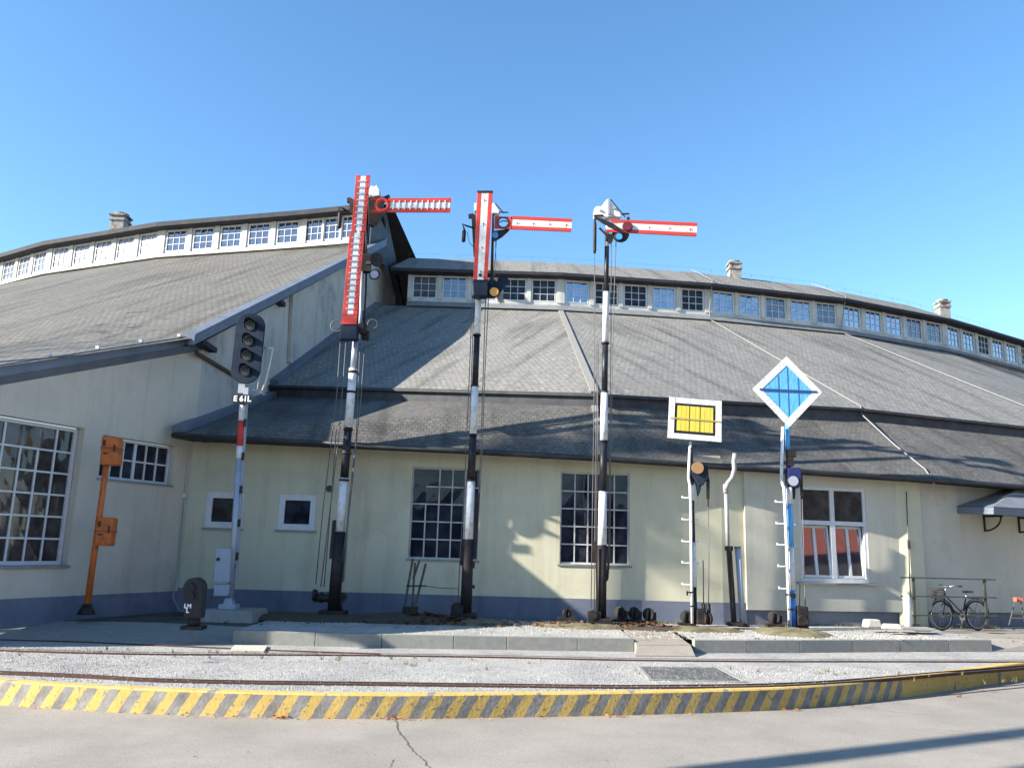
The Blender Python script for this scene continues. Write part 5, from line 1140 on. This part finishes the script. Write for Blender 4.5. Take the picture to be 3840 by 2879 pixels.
for k in range(7): g.bar(onY(950+k*7, 1462+(k % 3)*8, Y), onY(975+k*4, 1470+(k % 2)*8, Y+.1), .02, .02)
g.build('platform_bracket', M['galv'], ls)
g = MB(); g.box(onY(908, 1458, Y-.12), (.14, .1, .2)); g.box(onY(924, 1468, Y-.14), (.1, .08, .16)); g.build('head_bracket', M['greybox'], ls)
g = MB(); pq = quadpts([(872, 1477), (946, 1480), (945, 1514), (871, 1512)], Y-.24); slab(g, pq, 0, 1, 0, 1, 0, .02); pl_ = g.build('name_plate', M['black'], ls)
def text(s_, at_p, size, parent, mat='whiteletter', name='lettering', right=V(1, 0, 0), upd=V(0, 0, 1), bold=.0):
    cu_ = bpy.data.curves.new('t', 'FONT'); cu_.body = s_; cu_.size = size; cu_.align_x = 'CENTER'; cu_.align_y = 'CENTER'; cu_.extrude = .004; cu_.offset = bold
    o = bpy.data.objects.new('t', cu_); COL.objects.link(o); dg = bpy.context.evaluated_depsgraph_get(); me = bpy.data.meshes.new_from_object(o.evaluated_get(dg)); bpy.data.objects.remove(o)
    me.materials.clear(); me.materials.append(M[mat]); n_ = right.cross(upd).normalized()
    me.transform(Matrix(((right.x, upd.x, n_.x, at_p.x), (right.y, upd.y, n_.y, at_p.y), (right.z, upd.z, n_.z, at_p.z), (0, 0, 0, 1))))
    me.transform(Matrix.Translation(-Vector(parent['_w'])))
    o = bpy.data.objects.new(name, me); COL.objects.link(o); o.parent = parent; o['_w'] = parent['_w']; return o
text('E 61L', onY(908.5, 1495.5, Y-.25), .165, pl_, bold=.005)
g = MB(); slab(g, quadpts([(812, 2056), (866, 2058), (858, 2184), (799, 2182)], Y-.2), 0, 1, 0, 1, 0, .2); bx = g.build('cabinet', M['greybox'], ls, bevel=.015)
g = MB(); slab(g, quadpts([(803, 2190), (860, 2190), (855, 2234), (800, 2234)], Y-.15), 0, 1, 0, 1, 0, .16); g.build('cabinet', M['greybox'], ls, bevel=.01)
MB().box(onY(818, 2096, Y-.21), (.06, .03, .06)).build('lock', M['black'], bx)
g = MB(); g.bar(onY(880, 2115, Y-.02), onY(869, 2232, Y-.02), .035, .04); g.build('cable', M['black'], ls)
g = MB(); g.box(A+V(-.02, 0, .03), (.34, .3, .09)); g.box(A+V(-.02, 0, .12), (.2, .2, .14), taper=.7); g.build('foot', M['greybox'], ls)
pd = thing('foundation_block', tuple(onY(868, 2320, 17.4)), 'low rough concrete block under the four-lamp light signal', 'concrete block')
c = (onY(770, 2290, 17.3)+onY(962, 2295, 17.3))/2; zt = onY(862, 2279, Y).z
g = MB(); g.hexa([V(c.x-.62, 16.9, -.06), V(c.x+.56, 16.95, -.06), V(c.x+.62, 18.0, -.06), V(c.x-.5, 18.0, -.06), V(c.x-.55, 17.0, zt-.01), V(c.x+.5, 17.05, zt-.01), V(c.x+.55, 17.95, zt-.01), V(c.x-.45, 17.95, zt-.01)]); g.build('block', M['concrete'], pd, bevel=.03)

# ---- dwarf signal
Y = 14.9
p = onY(716, 2354, Y); dw = thing('dwarf_signal', tuple(p), 'short black dwarf signal with rounded top and white letters', 'signal')
q0 = onY(722, 2205, Y); r_ = .18; rt = V(1, 0, .0)
o_ = [q0+V(math.cos(math.pi*i/14)*r_, 0, math.sin(math.pi*i/14)*r_) for i in range(15)]+[V(p.x-r_*.86, Y, p.z+.16), V(p.x-r_*.1+r_*.9, Y, p.z+.16)]
bd_ = MB().prism(o_, V(0, .26, 0)).build('housing', M['tyre'], dw, bevel=.03)
g = MB(); g.tube([p+V(0, .13, -.02), p+V(0, .13, .2)], .10, 12); g.box(p+V(0, .13, .0), (.36, .3, .06)); g.build('foot', M['black_iron'], dw)
for y in (2200, 2232): MB().disc(onY(718, y, Y-.02), (0, 1, 0), .055, .05, 16).build('lens', M['black'], bd_)
text('LM', onY(704, 2272, Y-.012), .10, bd_, bold=.004); text('L', onY(703, 2289, Y-.012), .10, bd_, bold=.005)

# ---- orange post with two boxes
Y = 16.3
A, B, at = axis((323, 2298), (399, 1740), Y)
op = thing('call_post', tuple(A), 'weathered orange post carrying two orange metal boxes', 'post')
mast(op, at, [(2298, 1640, .060, .054, 'orange')], 14, 'post')
p = at(2298); MB().tube([p+V(0, 0, -.02), p+V(0, 0, .02), p+V(0, 0, .17)], [.17, .15, .07], 14).build('foot', M['black_iron'], op)
def obox(px, Yb, dep, parent, split):
    g = MB(); slab(g, quadpts(px, Yb), 0, 1, 0, 1, 0, dep); b = g.build('box', M['orange'], parent, bevel=.04)
    g = MB(); slab(g, quadpts(px, Yb), -.02, 1.02, split-.012, split+.008, -.008, dep+.012); g.build('seam', M['rust'], b)
    qq = quadpts(px, Yb)
    for la in ((.15, .32, .15, .35), (.22, .5, .58, .64), (.8, .92, .3, .55)): slab(MB_ := MB(), qq, *la, -.01, .02); MB_.build('latch', M['rust'], b)
    return b
obox([(379, 1632), (440, 1636), (435, 1742), (371, 1742)], Y-.2, .3, op, .42)
obox([(361, 1936), (422, 1940), (408, 2047), (350, 2044)], Y-.16, .28, op, .5)

# ---- lever stand of rusty bars
Y = 18.0
p = onY(1545, 2290, Y); lv = thing('lever_stand', tuple(p), 'stand of thin rusty upright levers below the first barred window', 'lever stand')
for a, b, r_ in (((1548, 2094), (1517, 2272), .045), ((1556, 2108), (1545, 2292), .04), ((1573, 2100), (1549, 2170), .035), ((1597, 2112), (1552, 2290), .035)):
    g = MB(); g.bar(onY(*a, Y), onY(*b, Y), r_, r_*1.4); g.build('lever', M['wood'], lv)
g = MB(); g.bar(onY(1524, 2196, Y-.03), onY(1598, 2196, Y-.03), .03, .03); g.build('cross_bar', M['black_iron'], lv)
MB().tube([onY(1598, 2196, Y), onY(1650, 2204, Y+.2), onY(1720, 2206, Y+.1)], .008, 5).build('wire', M['wire'], lv)
MB().box(onY(1538, 2285, Y), (.3, .25, .12)).build('foot', M['black_iron'], lv)

# ---- cable pulleys on the ground
def pulley(px, Y, lab, r_=.13):
    p = onY(px[0], px[1], Y); t = thing('cable_pulley', tuple(p), lab, 'pulley', 'cable pulleys on the ground')
    g = MB(); g.disc(p+V(0, 0, r_+.05), (.6, 1, 0), r_, .06, 18); g.ring(p+V(0, 0, r_+.05), (.6, 1, 0), r_, .022, 18, 6); g.build('wheel', M['black_iron'], t)
    g = MB(); g.bar(p+V(-.07, -.06, 0), p+V(-.02, -.06, r_+.16), .035, .05); g.bar(p+V(.07, .07, 0), p+V(.02, .07, r_+.16), .035, .05); g.box(p+V(0, 0, .02), (.36, .26, .05)); g.box(p+V(.11, .0, .12), (.1, .1, .2)); g.build('bracket', M['black_iron'], t)
for px, lab in (((2325, 2328), 'nearest black cable pulley to the right of the single-armed semaphore'), ((2378, 2330), 'black cable pulley in the middle of three among dry leaves'), ((2432, 2334), 'rightmost of three black cable pulleys among dry leaves'), ((2124, 2322), 'black cable pulley left of the single-armed semaphore'), ((2574, 2342), 'black cable pulley beside the yellow signal board post'), ((2904, 2346), 'black cable pulley left of the blue and white post')):
    pulley(px, 18.4, lab, .12 if px[0] != 2124 else .08)

# ---- mounds, pads and litter
def pad(px, Y0, name, lab, rx, ry, h, mat='padmoss'):
    p = onY(px[0], px[1], Y0); o = mound(oval(p.x, p.y, rx, ry), h, name, M[mat], .012); o['kind'] = 'structure'; return o
soil = noisy('soil', (.05, .04, .03), (.09, .07, .05), 20, .95, 8, .6, 60)
M['soil'] = soil
for (x, y), rx, ry, h, m_ in (((1180, 2310), 2.0, .75, .10, 'soil'), ((1520, 2300), 1.5, .7, .16, 'soil'), ((1760, 2325), .95, .6, .10, 'padmoss'), ((2190, 2338), 1.15, .6, .08, 'padmoss'), ((2420, 2345), .9, .5, .06, 'soil'), ((2625, 2355), .95, .55, .06, 'padmoss'), ((2965, 2368), .8, .95, .09, 'padmoss')):
    P_ = onY(x, y, 17.95 if x < 2900 else 17.9); mound(oval(P_.x, P_.y, rx, ry), h, 'soil_mound' if m_ == 'soil' else 'mossy_mound', M[m_], .012)
def litter(name, n, fn, mat, s0=.03, s1=.08, lab=None):
    g = MB()
    for _ in range(n):
        p = fn(); a = random.uniform(0, 6.28); s_ = random.uniform(s0, s1); t = Matrix.Rotation(a, 3, 'Z') @ Matrix.Rotation(random.uniform(-.8, .8), 3, 'X')
        g.face([p+t@V(-s_, 0, 0), p+t@V(0, -s_*.5, s_*.1), p+t@V(s_, 0, 0), p+t@V(0, s_*.5, s_*.15)])
    o = g.build(name, mat, fix=False); tag(o, lab, 'leaves', None, 'stuff'); return o
c1 = onY(1600, 2290, 17.8); c2 = onY(2400, 2340, 18.0); c3 = onY(2150, 2330, 17.9)
def gauss(c, sx, sy, h):
    def f():
        x, y = random.gauss(0, sx), random.gauss(0, sy); return V(c.x+x, c.y+max(-1.2, min(.9, y)), .03+h*math.exp(-(x/sx)**2*.5-(y/sy)**2*.5)*random.uniform(.6, 1.15))
    return f
litter('dry_leaves', 1200, gauss(c1, .75, .25, .15), M['dry'], lab='heap of brown dry leaves around the lever stand')
litter('dry_leaves', 450, gauss(c2, .5, .2, .07), M['dry'], lab='reddish dry leaves around the three cable pulleys')
litter('dry_leaves', 220, gauss(c3, .5, .2, .07), M['dry'], lab='dry leaves left of the single-armed semaphore')
kpts = [k for k in kb if -6 < k.x < 10]
M['leaf_orange'] = noisy('orange_leaf', (.50, .20, .08), (.40, .13, .05), 8)
def gut():
    k = random.choice(kpts); return V(k.x+random.uniform(-.4, .4), k.y-random.uniform(.01, .09), ZP+.012)
litter('gutter_leaves', 240, gut, M['leaf_orange'], .008, .024, 'scattered orange leaves and grit along the foot of the striped kerb')
def clump(c, n):
    def f(): return V(c.x+random.gauss(0, .07), c.y+random.gauss(0, .025), ZP+random.uniform(.01, .03))
    return f
for px in ((1055, 2693), (1482, 2697), (2305, 2687), (2965, 2664), (3588, 2612)):
    litter('leaf_clump', 16, clump(onz(*px, ZP), 1), M['leaf_orange'], .015, .035, 'small clump of orange leaves at the foot of the striped kerb')
def stones(name, n, fn, mat, s0, s1, lab):
    g = MB()
    for _ in range(n):
        p = fn(); s_ = random.uniform(s0, s1); a = [V(random.uniform(.6, 1)*x*s_, random.uniform(.6, 1)*y*s_, random.uniform(.5, .9)*z*s_) for x, y, z in ((1, 0, 0), (-1, 0, 0), (0, 1, 0), (0, -1, 0), (0, 0, 1))]
        r_ = Matrix.Rotation(random.uniform(0, 6), 3, 'Z'); a = [p+r_@q_ for q_ in a]
        for i, j in ((0, 2), (2, 1), (1, 3), (3, 0)): g.face([a[i], a[j], a[4]])
    o = g.build(name, mat, fix=False); return tag(o, lab, 'gravel', None, 'stuff')
def onbed():
    while True:
        x = random.uniform(-10, 11); y = random.uniform(9.6, 14.3); 
        if y > 8.6: return V(x, y, ZT)
kin = [(k.x, k.y) for k in kback]
def kerby(x):
    for (a, b), (c, d) in zip(kin, kin[1:]):
        if a <= x <= c: return b+(d-b)*(x-a)/(c-a)
    return 99
def bed():
    while True:
        p = onbed()
        if p.y > kerby(p.x)+.05: return p
stones('loose_stones', 11000, bed, M['gravel'], .006, .02, 'pale crushed stones strewn between the rails')
stones('loose_stones', 5000, bed, M['concrete'], .006, .018, 'dark crushed stones strewn between the rails')
pk_all = PK_ALL
def plat():
    x = random.uniform(-4.5, 8.8); y0 = 15
    for (a, b), (c, d) in zip(pk_all, pk_all[1:]):
        if a <= x <= c: y0 = b+(d-b)*(x-a)/(c-a)
    return V(x, random.uniform(y0+.05, 18), .004)
stones('loose_stones', 2600, plat, M['stone'], .008, .022, 'pale gravel chips on the raised platform')

M['grass'] = noisy('dry_grass', (.10, .12, .04), (.20, .17, .08), 9, .9)
def tufts(name, n, fn, lab):
    g = MB()
    for _ in range(n):
        p = fn()
        for _ in range(7):
            a = random.uniform(0, 6.28); h = random.uniform(.03, .10); d = V(math.cos(a), math.sin(a), 0); w_ = V(-d.y, d.x, 0)*.006; q_ = p+d*random.uniform(0, .03); g.face([q_-w_, q_+w_, q_+d*h*.5+V(0, 0, h)])
    tag(g.build(name, M['grass'], fix=False), lab, 'grass', None, 'stuff')
def atwall():
    x = random.uniform(-7, 12); f = x if x > 2.3 else 2.3; y = 19.05 if x < 2.3 else 19.15+(x-2.3)*.16; return V(x, y-abs(random.gauss(.05, .12)), .0)
tufts('grass_tufts', 420, atwall, 'thin dry grass tufts along the foot of the hall wall')
def atrail():
    a = random.choice([(onz(x, y, ZT)) for x, y in far_r[:6]]); return V(random.uniform(-9, 9), random.uniform(12.9, 14.1), ZT)
tufts('grass_tufts', 70, atrail, 'sparse grass tufts in the gravel between rail and kerb stones')
def spread(): return V(random.uniform(-9, 11), random.uniform(16.2, 18.9), .012)
litter('scattered_leaves', 420, spread, M['dry'], .018, .042, 'single brown leaves scattered over the platform')
def pavelf(): return V(random.uniform(-7, 9), random.uniform(4.5, 9.5), ZP+.012)
litter('scattered_leaves', 60, pavelf, M['leaf_orange'], .01, .025, 'a few small leaves scattered on the pavement')
crack([(3200, 2712), (3560, 2748), (3840, 2764)], .004)
# ---- stone blocks, white bollard, railing, stand
def block(px, Y0, size, rz, lab):
    p = onY(*px, Y0); t = thing('stone_block', tuple(p), lab, 'stone'); g = MB(); g.box(p+V(0, 0, size[2]/2), size, rot=Matrix.Rotation(rz, 3, 'Z'), taper=.82); g.build('stone', M['stone'], t, bevel=.03)
block((3270, 2351), 18.6, (.36, .26, .17), .15, 'pale rough stone block lying nearer the grey wall'); block((3344, 2358), 18.2, (.40, .22, .11), -.1, 'flatter pale stone beside the white bollard')
Y = 18.7
A, B, at = axis((3408, 2354), (3404, 2232), Y)
bo = thing('bollard', tuple(A), 'white round-topped bollard left of the railing', 'bollard')
MB().tube([A+V(0, 0, -.02), A+V(0, 0, .64), A+V(0, 0, .71), A+V(0, 0, .735)], [.08, .078, .055, .015], 16).build('shaft', M['white'], bo); MB().box(A+V(.05, -.1, .01), (.7, .5, .05)).build('foot', M['concrete'], bo, bevel=.01)
Y = 19.2
A1_, B1_, at1 = axis((3431, 2352), (3425, 2166), Y); A2_, B2_, at2 = axis((3703, 2356), (3690, 2168), Y)
rg = thing('railing', tuple(A1_), 'thin dark metal railing of two posts and three rails behind the bicycle', 'railing')
for A_, B_ in ((A1_, B1_), (A2_, B2_)):
    MB().bar(A_, B_, .05, .05).build('post', M['rail_paint'], rg); MB().box(A_+V(0, 0, .04), (.3, .2, .08), taper=.5).build('foot', M['black_iron'], rg)
for a, b in (((3376, 2164), (3734, 2173)), ((3376, 2234), (3738, 2240)), ((3420, 2306), (3743, 2308))):
    MB().bar(onY(*a, Y-.04), onY(*b, Y-.04), .03, .03).build('rail', M['rail_paint'], rg)
Y = 19.6
sc = thing('folding_stand', tuple(onY(3810, 2346, Y)), 'small metal stand with a red top at the right edge', 'stand')
g = MB()
for a, b in (((3806, 2256), (3783, 2346)), ((3828, 2256), (3846, 2346)), ((3800, 2300), (3842, 2301)), ((3795, 2316), (3846, 2317))): g.bar(onY(*a, Y), onY(*b, Y), .02, .02)
g.build('frame', M['wire'], sc); MB().box(onY(3818, 2247, Y), (.15, .14, .09)).build('top', M['redtile'], sc)
# ---- steel posts by the downpipe
Y = 18.5
A, B, at = axis((2753, 2343), (2733, 2050), Y); dp_ = thing('steel_post', tuple(A), 'dark rusty steel post standing in front of the downpipe', 'post')
g = MB(); g.bar(A, B, .10, .10); g.build('post', M['black_iron'], dp_); MB().box(A+V(0, 0, .03), (.32, .28, .07)).build('foot', M['black_iron'], dp_); MB().box(B+V(0, 0, -.03), (.15, .13, .10)).build('head', M['black_iron'], dp_)
A, B, at = axis((2786, 2347), (2766, 2052), Y+.1); dp_ = thing('steel_post', tuple(A), 'blue-grey galvanised post just right of the dark rusty one', 'post')
MB().tube([A, B], .065, 12).build('post', M['greybox'], dp_); MB().box(A+V(0, 0, .02), (.24, .2, .06)).build('foot', M['black_iron'], dp_); MB().disc(B, (0, 0, 1), .075, .05, 12).build('head', M['fascia'], dp_)

# ---- bicycle
fw, rw = onz(3534, 2364, 0), V(0, 0, 0); WR = .34
bdir = V(math.cos(R(19)), math.sin(R(19)), 0); lat = V(-bdir.y, bdir.x, 0)
bk = thing('bicycle', tuple(fw), 'dark city bicycle with a front basket leaning by the railing', 'bicycle')
def bp_(s_, z, l=0): return fw+bdir*s_+V(0, 0, z)+lat*l
WB_ = 1.06
for s_, nm in ((0, 'wheel'), (WB_, 'wheel')):
    c = bp_(s_, WR); g = MB(); g.ring(c, lat, WR-.02, .02, 36, 8); wh = g.build('wheel', M['tyre'], bk)
    MB().ring(c, lat, WR-.045, .010, 36, 6).build('rim', M['chrome'], wh)
    g = MB()
    for k in range(18):
        a = 2*math.pi*k/18; g.tube([c+lat*(.02 if k % 2 else -.02), c+bdir*math.cos(a)*(WR-.045)+V(0, 0, math.sin(a)*(WR-.045))], .0025, 4)
    g.build('spokes', M['chrome'], wh); MB().disc(c, lat, .03, .09, 12).build('hub', M['chrome'], wh)
g = MB()
hb, ht = bp_(.10, .62), bp_(.16, .84); bb = bp_(.62, .30); st = bp_(.76, .70); ra = bp_(WB_, WR)
for a, b, r_ in ((hb, bb, .019), (ht-V(0, 0, .06), bb+V(.03, 0, .07), .014), (bb, st, .017), (hb, ht, .019)): g.tube([a, b], r_, 8)
for l in (-.05, .05): g.tube([bb+lat*l*.7, ra+lat*l], .010, 6); g.tube([st-V(0, 0, .1)+lat*l*.3, ra+lat*l], .009, 6); g.tube([hb+lat*l*.6, bp_(0, WR, l)], .012, 6)
g.build('frame', M['bike'], bk)
g = MB()
for s_ in (0, WB_):
    c = bp_(s_, WR); a_ = [c+bdir*math.cos(t)*(WR+.03)+V(0, 0, math.sin(t)*(WR+.03)) for t in [R(10+(150 if s_ else 130)*i/12) for i in range(13)]]
    g = MB()
    for a, b in zip(a_, a_[1:]): g.bar(a, b, .05, .006)
    g.build('mudguard', M['bike'], bk)
g = MB(); hc = bp_(.19, .98); g.tube([ht, hc], .013, 8); hl_ = [bp_(.36, 1.00, -.29), bp_(.22, 1.02, -.22), bp_(.15, .97, -.08), hc, bp_(.15, .97, .08), bp_(.22, 1.02, .22), bp_(.36, 1.00, .29)]; g.tube(hl_, .012, 8); g.build('handlebar', M['chrome'], bk)
for s_ in (-1, 1): MB().tube([bp_(.36, 1.0, .29*s_), bp_(.24, 1.01, .24*s_)], .018, 8).build('grip', M['tyre'], bk)
g = MB(); n = 14
for k in range(7):
    z = .70+k*.04; r_ = .13+.03*k/6; g.tube([bp_(-.08+math.cos(2*math.pi*i/n)*r_*.85, z, math.sin(2*math.pi*i/n)*r_*1.1) for i in range(n+1)], .005, 4)
for i in range(20):
    a = 2*math.pi*i/20; g.tube([bp_(-.08+math.cos(a)*.13*.85, .70, math.sin(a)*.13*1.1), bp_(-.08+math.cos(a)*.16*.85, .94, math.sin(a)*.16*1.1)], .005, 4)
g.disc(bp_(-.08, .70), (0, 0, 1), .14, .012, 16); g.build('basket', M['basket'], bk)
g = MB(); g.tube([st, bp_(.79, .84)], .013, 8); g.build('seat_post', M['chrome'], bk)
g = MB(); sdl = [(-.14, .02), (-.10, .03), (.02, .06), (.10, .10), (.13, .08), (.13, -.08), (.10, -.10), (.02, -.06), (-.10, -.03), (-.14, -.02)]; g.prism([bp_(.80+a, .85, b) for a, b in sdl], V(0, 0, .05)); g.build('saddle', M['tyre'], bk, bevel=.015)
g = MB(); g.disc(bb, lat, .085, .012, 20); g.bar(bb+lat*.06, bb+lat*.06+bdir*.05-V(0, 0, .16), .015, .02); g.bar(bb-lat*.06, bb-lat*.06-bdir*.05+V(0, 0, .16), .015, .02); g.build('crank', M['chrome'], bk)
g = MB(); g.box(bb+lat*.11+bdir*.05-V(0, 0, .17), (.09, .09, .02)); g.build('pedal', M['tyre'], bk); g = MB(); g.box(bb-lat*.11-bdir*.05+V(0, 0, .17), (.09, .09, .02)); g.build('pedal', M['tyre'], bk)
g = MB()
for l in (-.07, 0, .07): g.tube([bp_(.86, .72, l), bp_(1.25, .72, l)], .007, 5)
g.tube([bp_(1.2, .72, .06), ra+lat*.06], .006, 5); g.tube([bp_(1.2, .72, -.06), ra-lat*.06], .006, 5); g.build('rack', M['bike'], bk)
MB().tube([bp_(.70, .30, .04), bp_(.74, .02, .2)], .008, 6).build('kickstand', M['chrome'], bk)

# ================================================================== OFF-FRAME SURROUNDINGS (they cast tree shade and show in glass; evergreen and hedges added for that)
def bare_tree(x, y, h, seed, label, spread=.5, depth=6, r0=.16, lean=0, z0=ZP, dens=3, first=.28, clumps=0, taper=.75):
    rnd = random.Random(seed); g = MB(); root = thing('bare_tree', (x, y, z0), label, 'tree', 'trees outside the picture'); tips = []
    tr = MB(); p0 = V(x, y, z0-.1); pts = [p0]; d = (lean if isinstance(lean, Vector) else V(lean, 0, 1)).normalized(); n = 9; wb = .004 if isinstance(lean, Vector) else .05
    for i in range(n): d = (d+V(rnd.uniform(-wb, wb), rnd.uniform(-wb, wb), 0)).normalized(); pts.append(pts[-1]+d*h*.8/n)
    rad = [r0*(1-taper*i/n) for i in range(n+1)]; tr.tube(pts, rad, 10); tr.build('trunk', M['bark'], root)
    def grow(p, d, l, r, k):
        q = [p]; 
        for i in range(3): d = (d+V(rnd.uniform(-.14, .14), rnd.uniform(-.14, .14), rnd.uniform(-.04, .12))).normalized(); q.append(q[-1]+d*l/3)
        g.tube(q, [r, r*.85, r*.7, r*.5], 5 if k < 3 else 3, cap=False)
        if k >= depth: tips.append(q[-1]); return
        for j in range(dens if k < 4 else 2+rnd.randint(0, 1)):
            a = q[rnd.randint(1, 3)]; nd = (d+V(rnd.uniform(-1, 1), rnd.uniform(-1, 1), rnd.uniform(-.35, .6))*.75).normalized(); grow(a, nd, l*rnd.uniform(.6, .8), r*.55, k+1)
    for i in range(int(n*first), n+1):
        for j in range(2):
            a = rnd.uniform(0, 6.28); dd_ = V(math.cos(a), math.sin(a), rnd.uniform(.25, .9)).normalized(); grow(pts[i], dd_, h*spread*.42*(1-.45*i/n), rad[i]*.5, 3)
    g.build('crown', M['bark'], root, fix=False)
    if clumps:
        lf = MB()
        for t in tips:
            for _ in range(clumps):
                c_ = t+V(rnd.gauss(0, .25), rnd.gauss(0, .25), rnd.gauss(0, .25)); u_ = V(rnd.uniform(-1, 1), rnd.uniform(-1, 1), rnd.uniform(-1, 1)).normalized()*.09; v_ = u_.cross(V(rnd.uniform(-1, 1), rnd.uniform(-1, 1), 1)).normalized()*.06; lf.face([c_-u_, c_-v_, c_+u_, c_+v_])
        lf.build('foliage', M['leaf'], root, fix=False)
sh = V(-sdir.x, -sdir.y, 0).normalized()       # ground direction towards the sun
def towards(x, y, d, off=0): p = V(x, y, 0)+sh*d+V(-sh.y, sh.x, 0)*off; return p.x, p.y
def place(tx, ty, tz, t): q = V(tx, ty, tz)-sdir*t; return q
bare_tree(-30.0, 9.6, 19.5, 3, 'tall bare tree far left of the tall hall, nearer the road', .34, 6, .2, dens=3, first=.6)
bare_tree(-33.0, 10.2, 19.0, 5, 'tall bare tree far left of the tall hall, farther from the road', .34, 6, .2, dens=3, first=.6)
def column_tree(x, y, z0, z1, rad, n, seed, label, ls=.16):  # unseen leafy column, added to throw shade on the second wall facet
    rnd = random.Random(seed); root = thing('added_shade_tree', (x, y, ZP), label, 'tree', 'trees outside the picture')
    MB().tube([V(x, y, ZP-.1), V(x+.05, y, (z0+z1)/2), V(x, y+.05, z1)], [.2, .14, .03], 10).build('trunk', M['bark'], root)
    cl = [(V(x, y, 0)+V(rnd.gauss(0, rad*.45), rnd.gauss(0, rad*.45), z0+(z1-z0)*rnd.random()**1.05), rnd.uniform(.25, .6)) for _ in range(60)]; g = MB()
    for _ in range(n):
        c, r_ = rnd.choice(cl); c_ = c+V(rnd.gauss(0, r_*.6), rnd.gauss(0, r_*.6), rnd.gauss(0, r_*.6)); u_ = V(rnd.uniform(-1, 1), rnd.uniform(-1, 1), rnd.uniform(-1, 1)).normalized()*ls; v_ = u_.cross(V(rnd.uniform(-1, 1), rnd.uniform(-1, 1), 1)).normalized()*ls*.6; g.face([c_-u_, c_-v_, c_+u_, c_+v_])
    g.build('foliage', M['leaf'], root, fix=False)
column_tree(-29.5, 8.55, 17.6, 22.5, .35, 1500, 11, 'slim evergreen added out of view far left to shade the right part of the hall wall', .12)
bare_tree(-32.0, 12.0, 19.5, 17, 'dense bare tree beside the tall hall, nearer the hall', .42, 6, .2, dens=3, first=.55, clumps=2)
bare_tree(-36.0, 11.4, 20.5, 23, 'spreading bare tree beside the tall hall, farther from the hall', .42, 6, .2, dens=3, first=.55, clumps=2)
bare_tree(-14.26, .45, 17.5, 31, 'leaning bare tree left of the camera, nearer the tracks', .12, 5, .26, dens=2, first=.9, taper=.35, lean=V(0, .343, 1))
bare_tree(-14.25, -.85, 17.0, 37, 'leaning bare tree left of the camera, farther from the tracks', .12, 5, .24, dens=2, first=.9, taper=.35, lean=V(0, .343, 1))
bare_tree(-13.5, 2.6, 11.5, 41, 'upright bare tree left of the camera, beside two leaning ones', .14, 5, .18, dens=2, first=.8, taper=.4)
bare_tree(-12.5, 1.4, 6.0, 43, 'low spreading bare tree by the road, left of the view', .6, 6, .10, dens=3, first=.3)
def added_hedge(a, b, h, label, seed):  # unseen foliage screen, added so the panes reflect something dark
    rnd = random.Random(seed); g = MB(); L_ = (b-a).length; t = (b-a)/L_; n = V(-t.y, t.x, 0); o = thing('added_hedge', tuple(a), label, 'added_hedge', 'unseen foliage added to darken the glass')
    k = int(L_*60)
    for _ in range(k):
        c = a+t*rnd.uniform(0, L_)+n*rnd.gauss(0, .8)+V(0, 0, ZP+h*rnd.random()**.7*rnd.uniform(.75, 1.1)); u_ = V(rnd.uniform(-1, 1), rnd.uniform(-1, 1), rnd.uniform(-1, 1)).normalized()*.38; v_ = u_.cross(V(rnd.uniform(-1, 1), rnd.uniform(-1, 1), 1)).normalized()*.26; g.face([c-u_, c-v_, c+u_, c+v_])
    g.hexa([a-n*.5+V(0, 0, ZP), b-n*.5+V(0, 0, ZP), b+n*.5+V(0, 0, ZP), a+n*.5+V(0, 0, ZP), a-n*.4+V(0, 0, h*.85), b-n*.4+V(0, 0, h*.85), b+n*.4+V(0, 0, h*.85), a+n*.4+V(0, 0, h*.85)])
    g.build('foliage', M['leaf'], o, fix=False)
added_hedge(V(-34, -19, 0), V(22, -19, 0), 5.5, 'long dark leafy screen added unseen behind the camera to darken the window reflections', 1)
added_hedge(V(30, 2, 0), V(34, 22, 0), 5.0, 'dark leafy screen added unseen right of the view to darken the window reflections', 2)
hs = thing('red_roofed_house', (34, -8, ZP), 'plastered house with red tiled roof standing behind the camera to the right', 'house')
hx = V(.73, .68, 0); hy = V(-.68, .73, 0); hc_ = V(34, -8, 0)
def HP(a, b, z): return hc_+hx*a+hy*b+V(0, 0, z)
g = MB(); g.hexa([HP(-14, 0, ZP), HP(14, 0, ZP), HP(14, -9, ZP), HP(-14, -9, ZP), HP(-14, 0, 7.8), HP(14, 0, 7.8), HP(14, -9, 7.8), HP(-14, -9, 7.8)]); g.build('wall', M['house'], hs)
g = MB(); g.face([HP(-14.5, .6, 7.6), HP(14.5, .6, 7.6), HP(14.5, -4.5, 14.5), HP(-14.5, -4.5, 14.5)]); g.face([HP(-14.5, -9.6, 7.6), HP(14.5, -9.6, 7.6), HP(14.5, -4.5, 14.5), HP(-14.5, -4.5, 14.5)])
g.face([HP(-14, 0, 7.8), HP(-14, -9, 7.8), HP(-14, -4.5, 14.3)]); g.face([HP(14, 0, 7.8), HP(14, -9, 7.8), HP(14, -4.5, 14.3)]); g.build('roof', M['redtile'], hs, fix=False)
for o in bpy.data.objects:
    if '_w' in o: del o['_w']
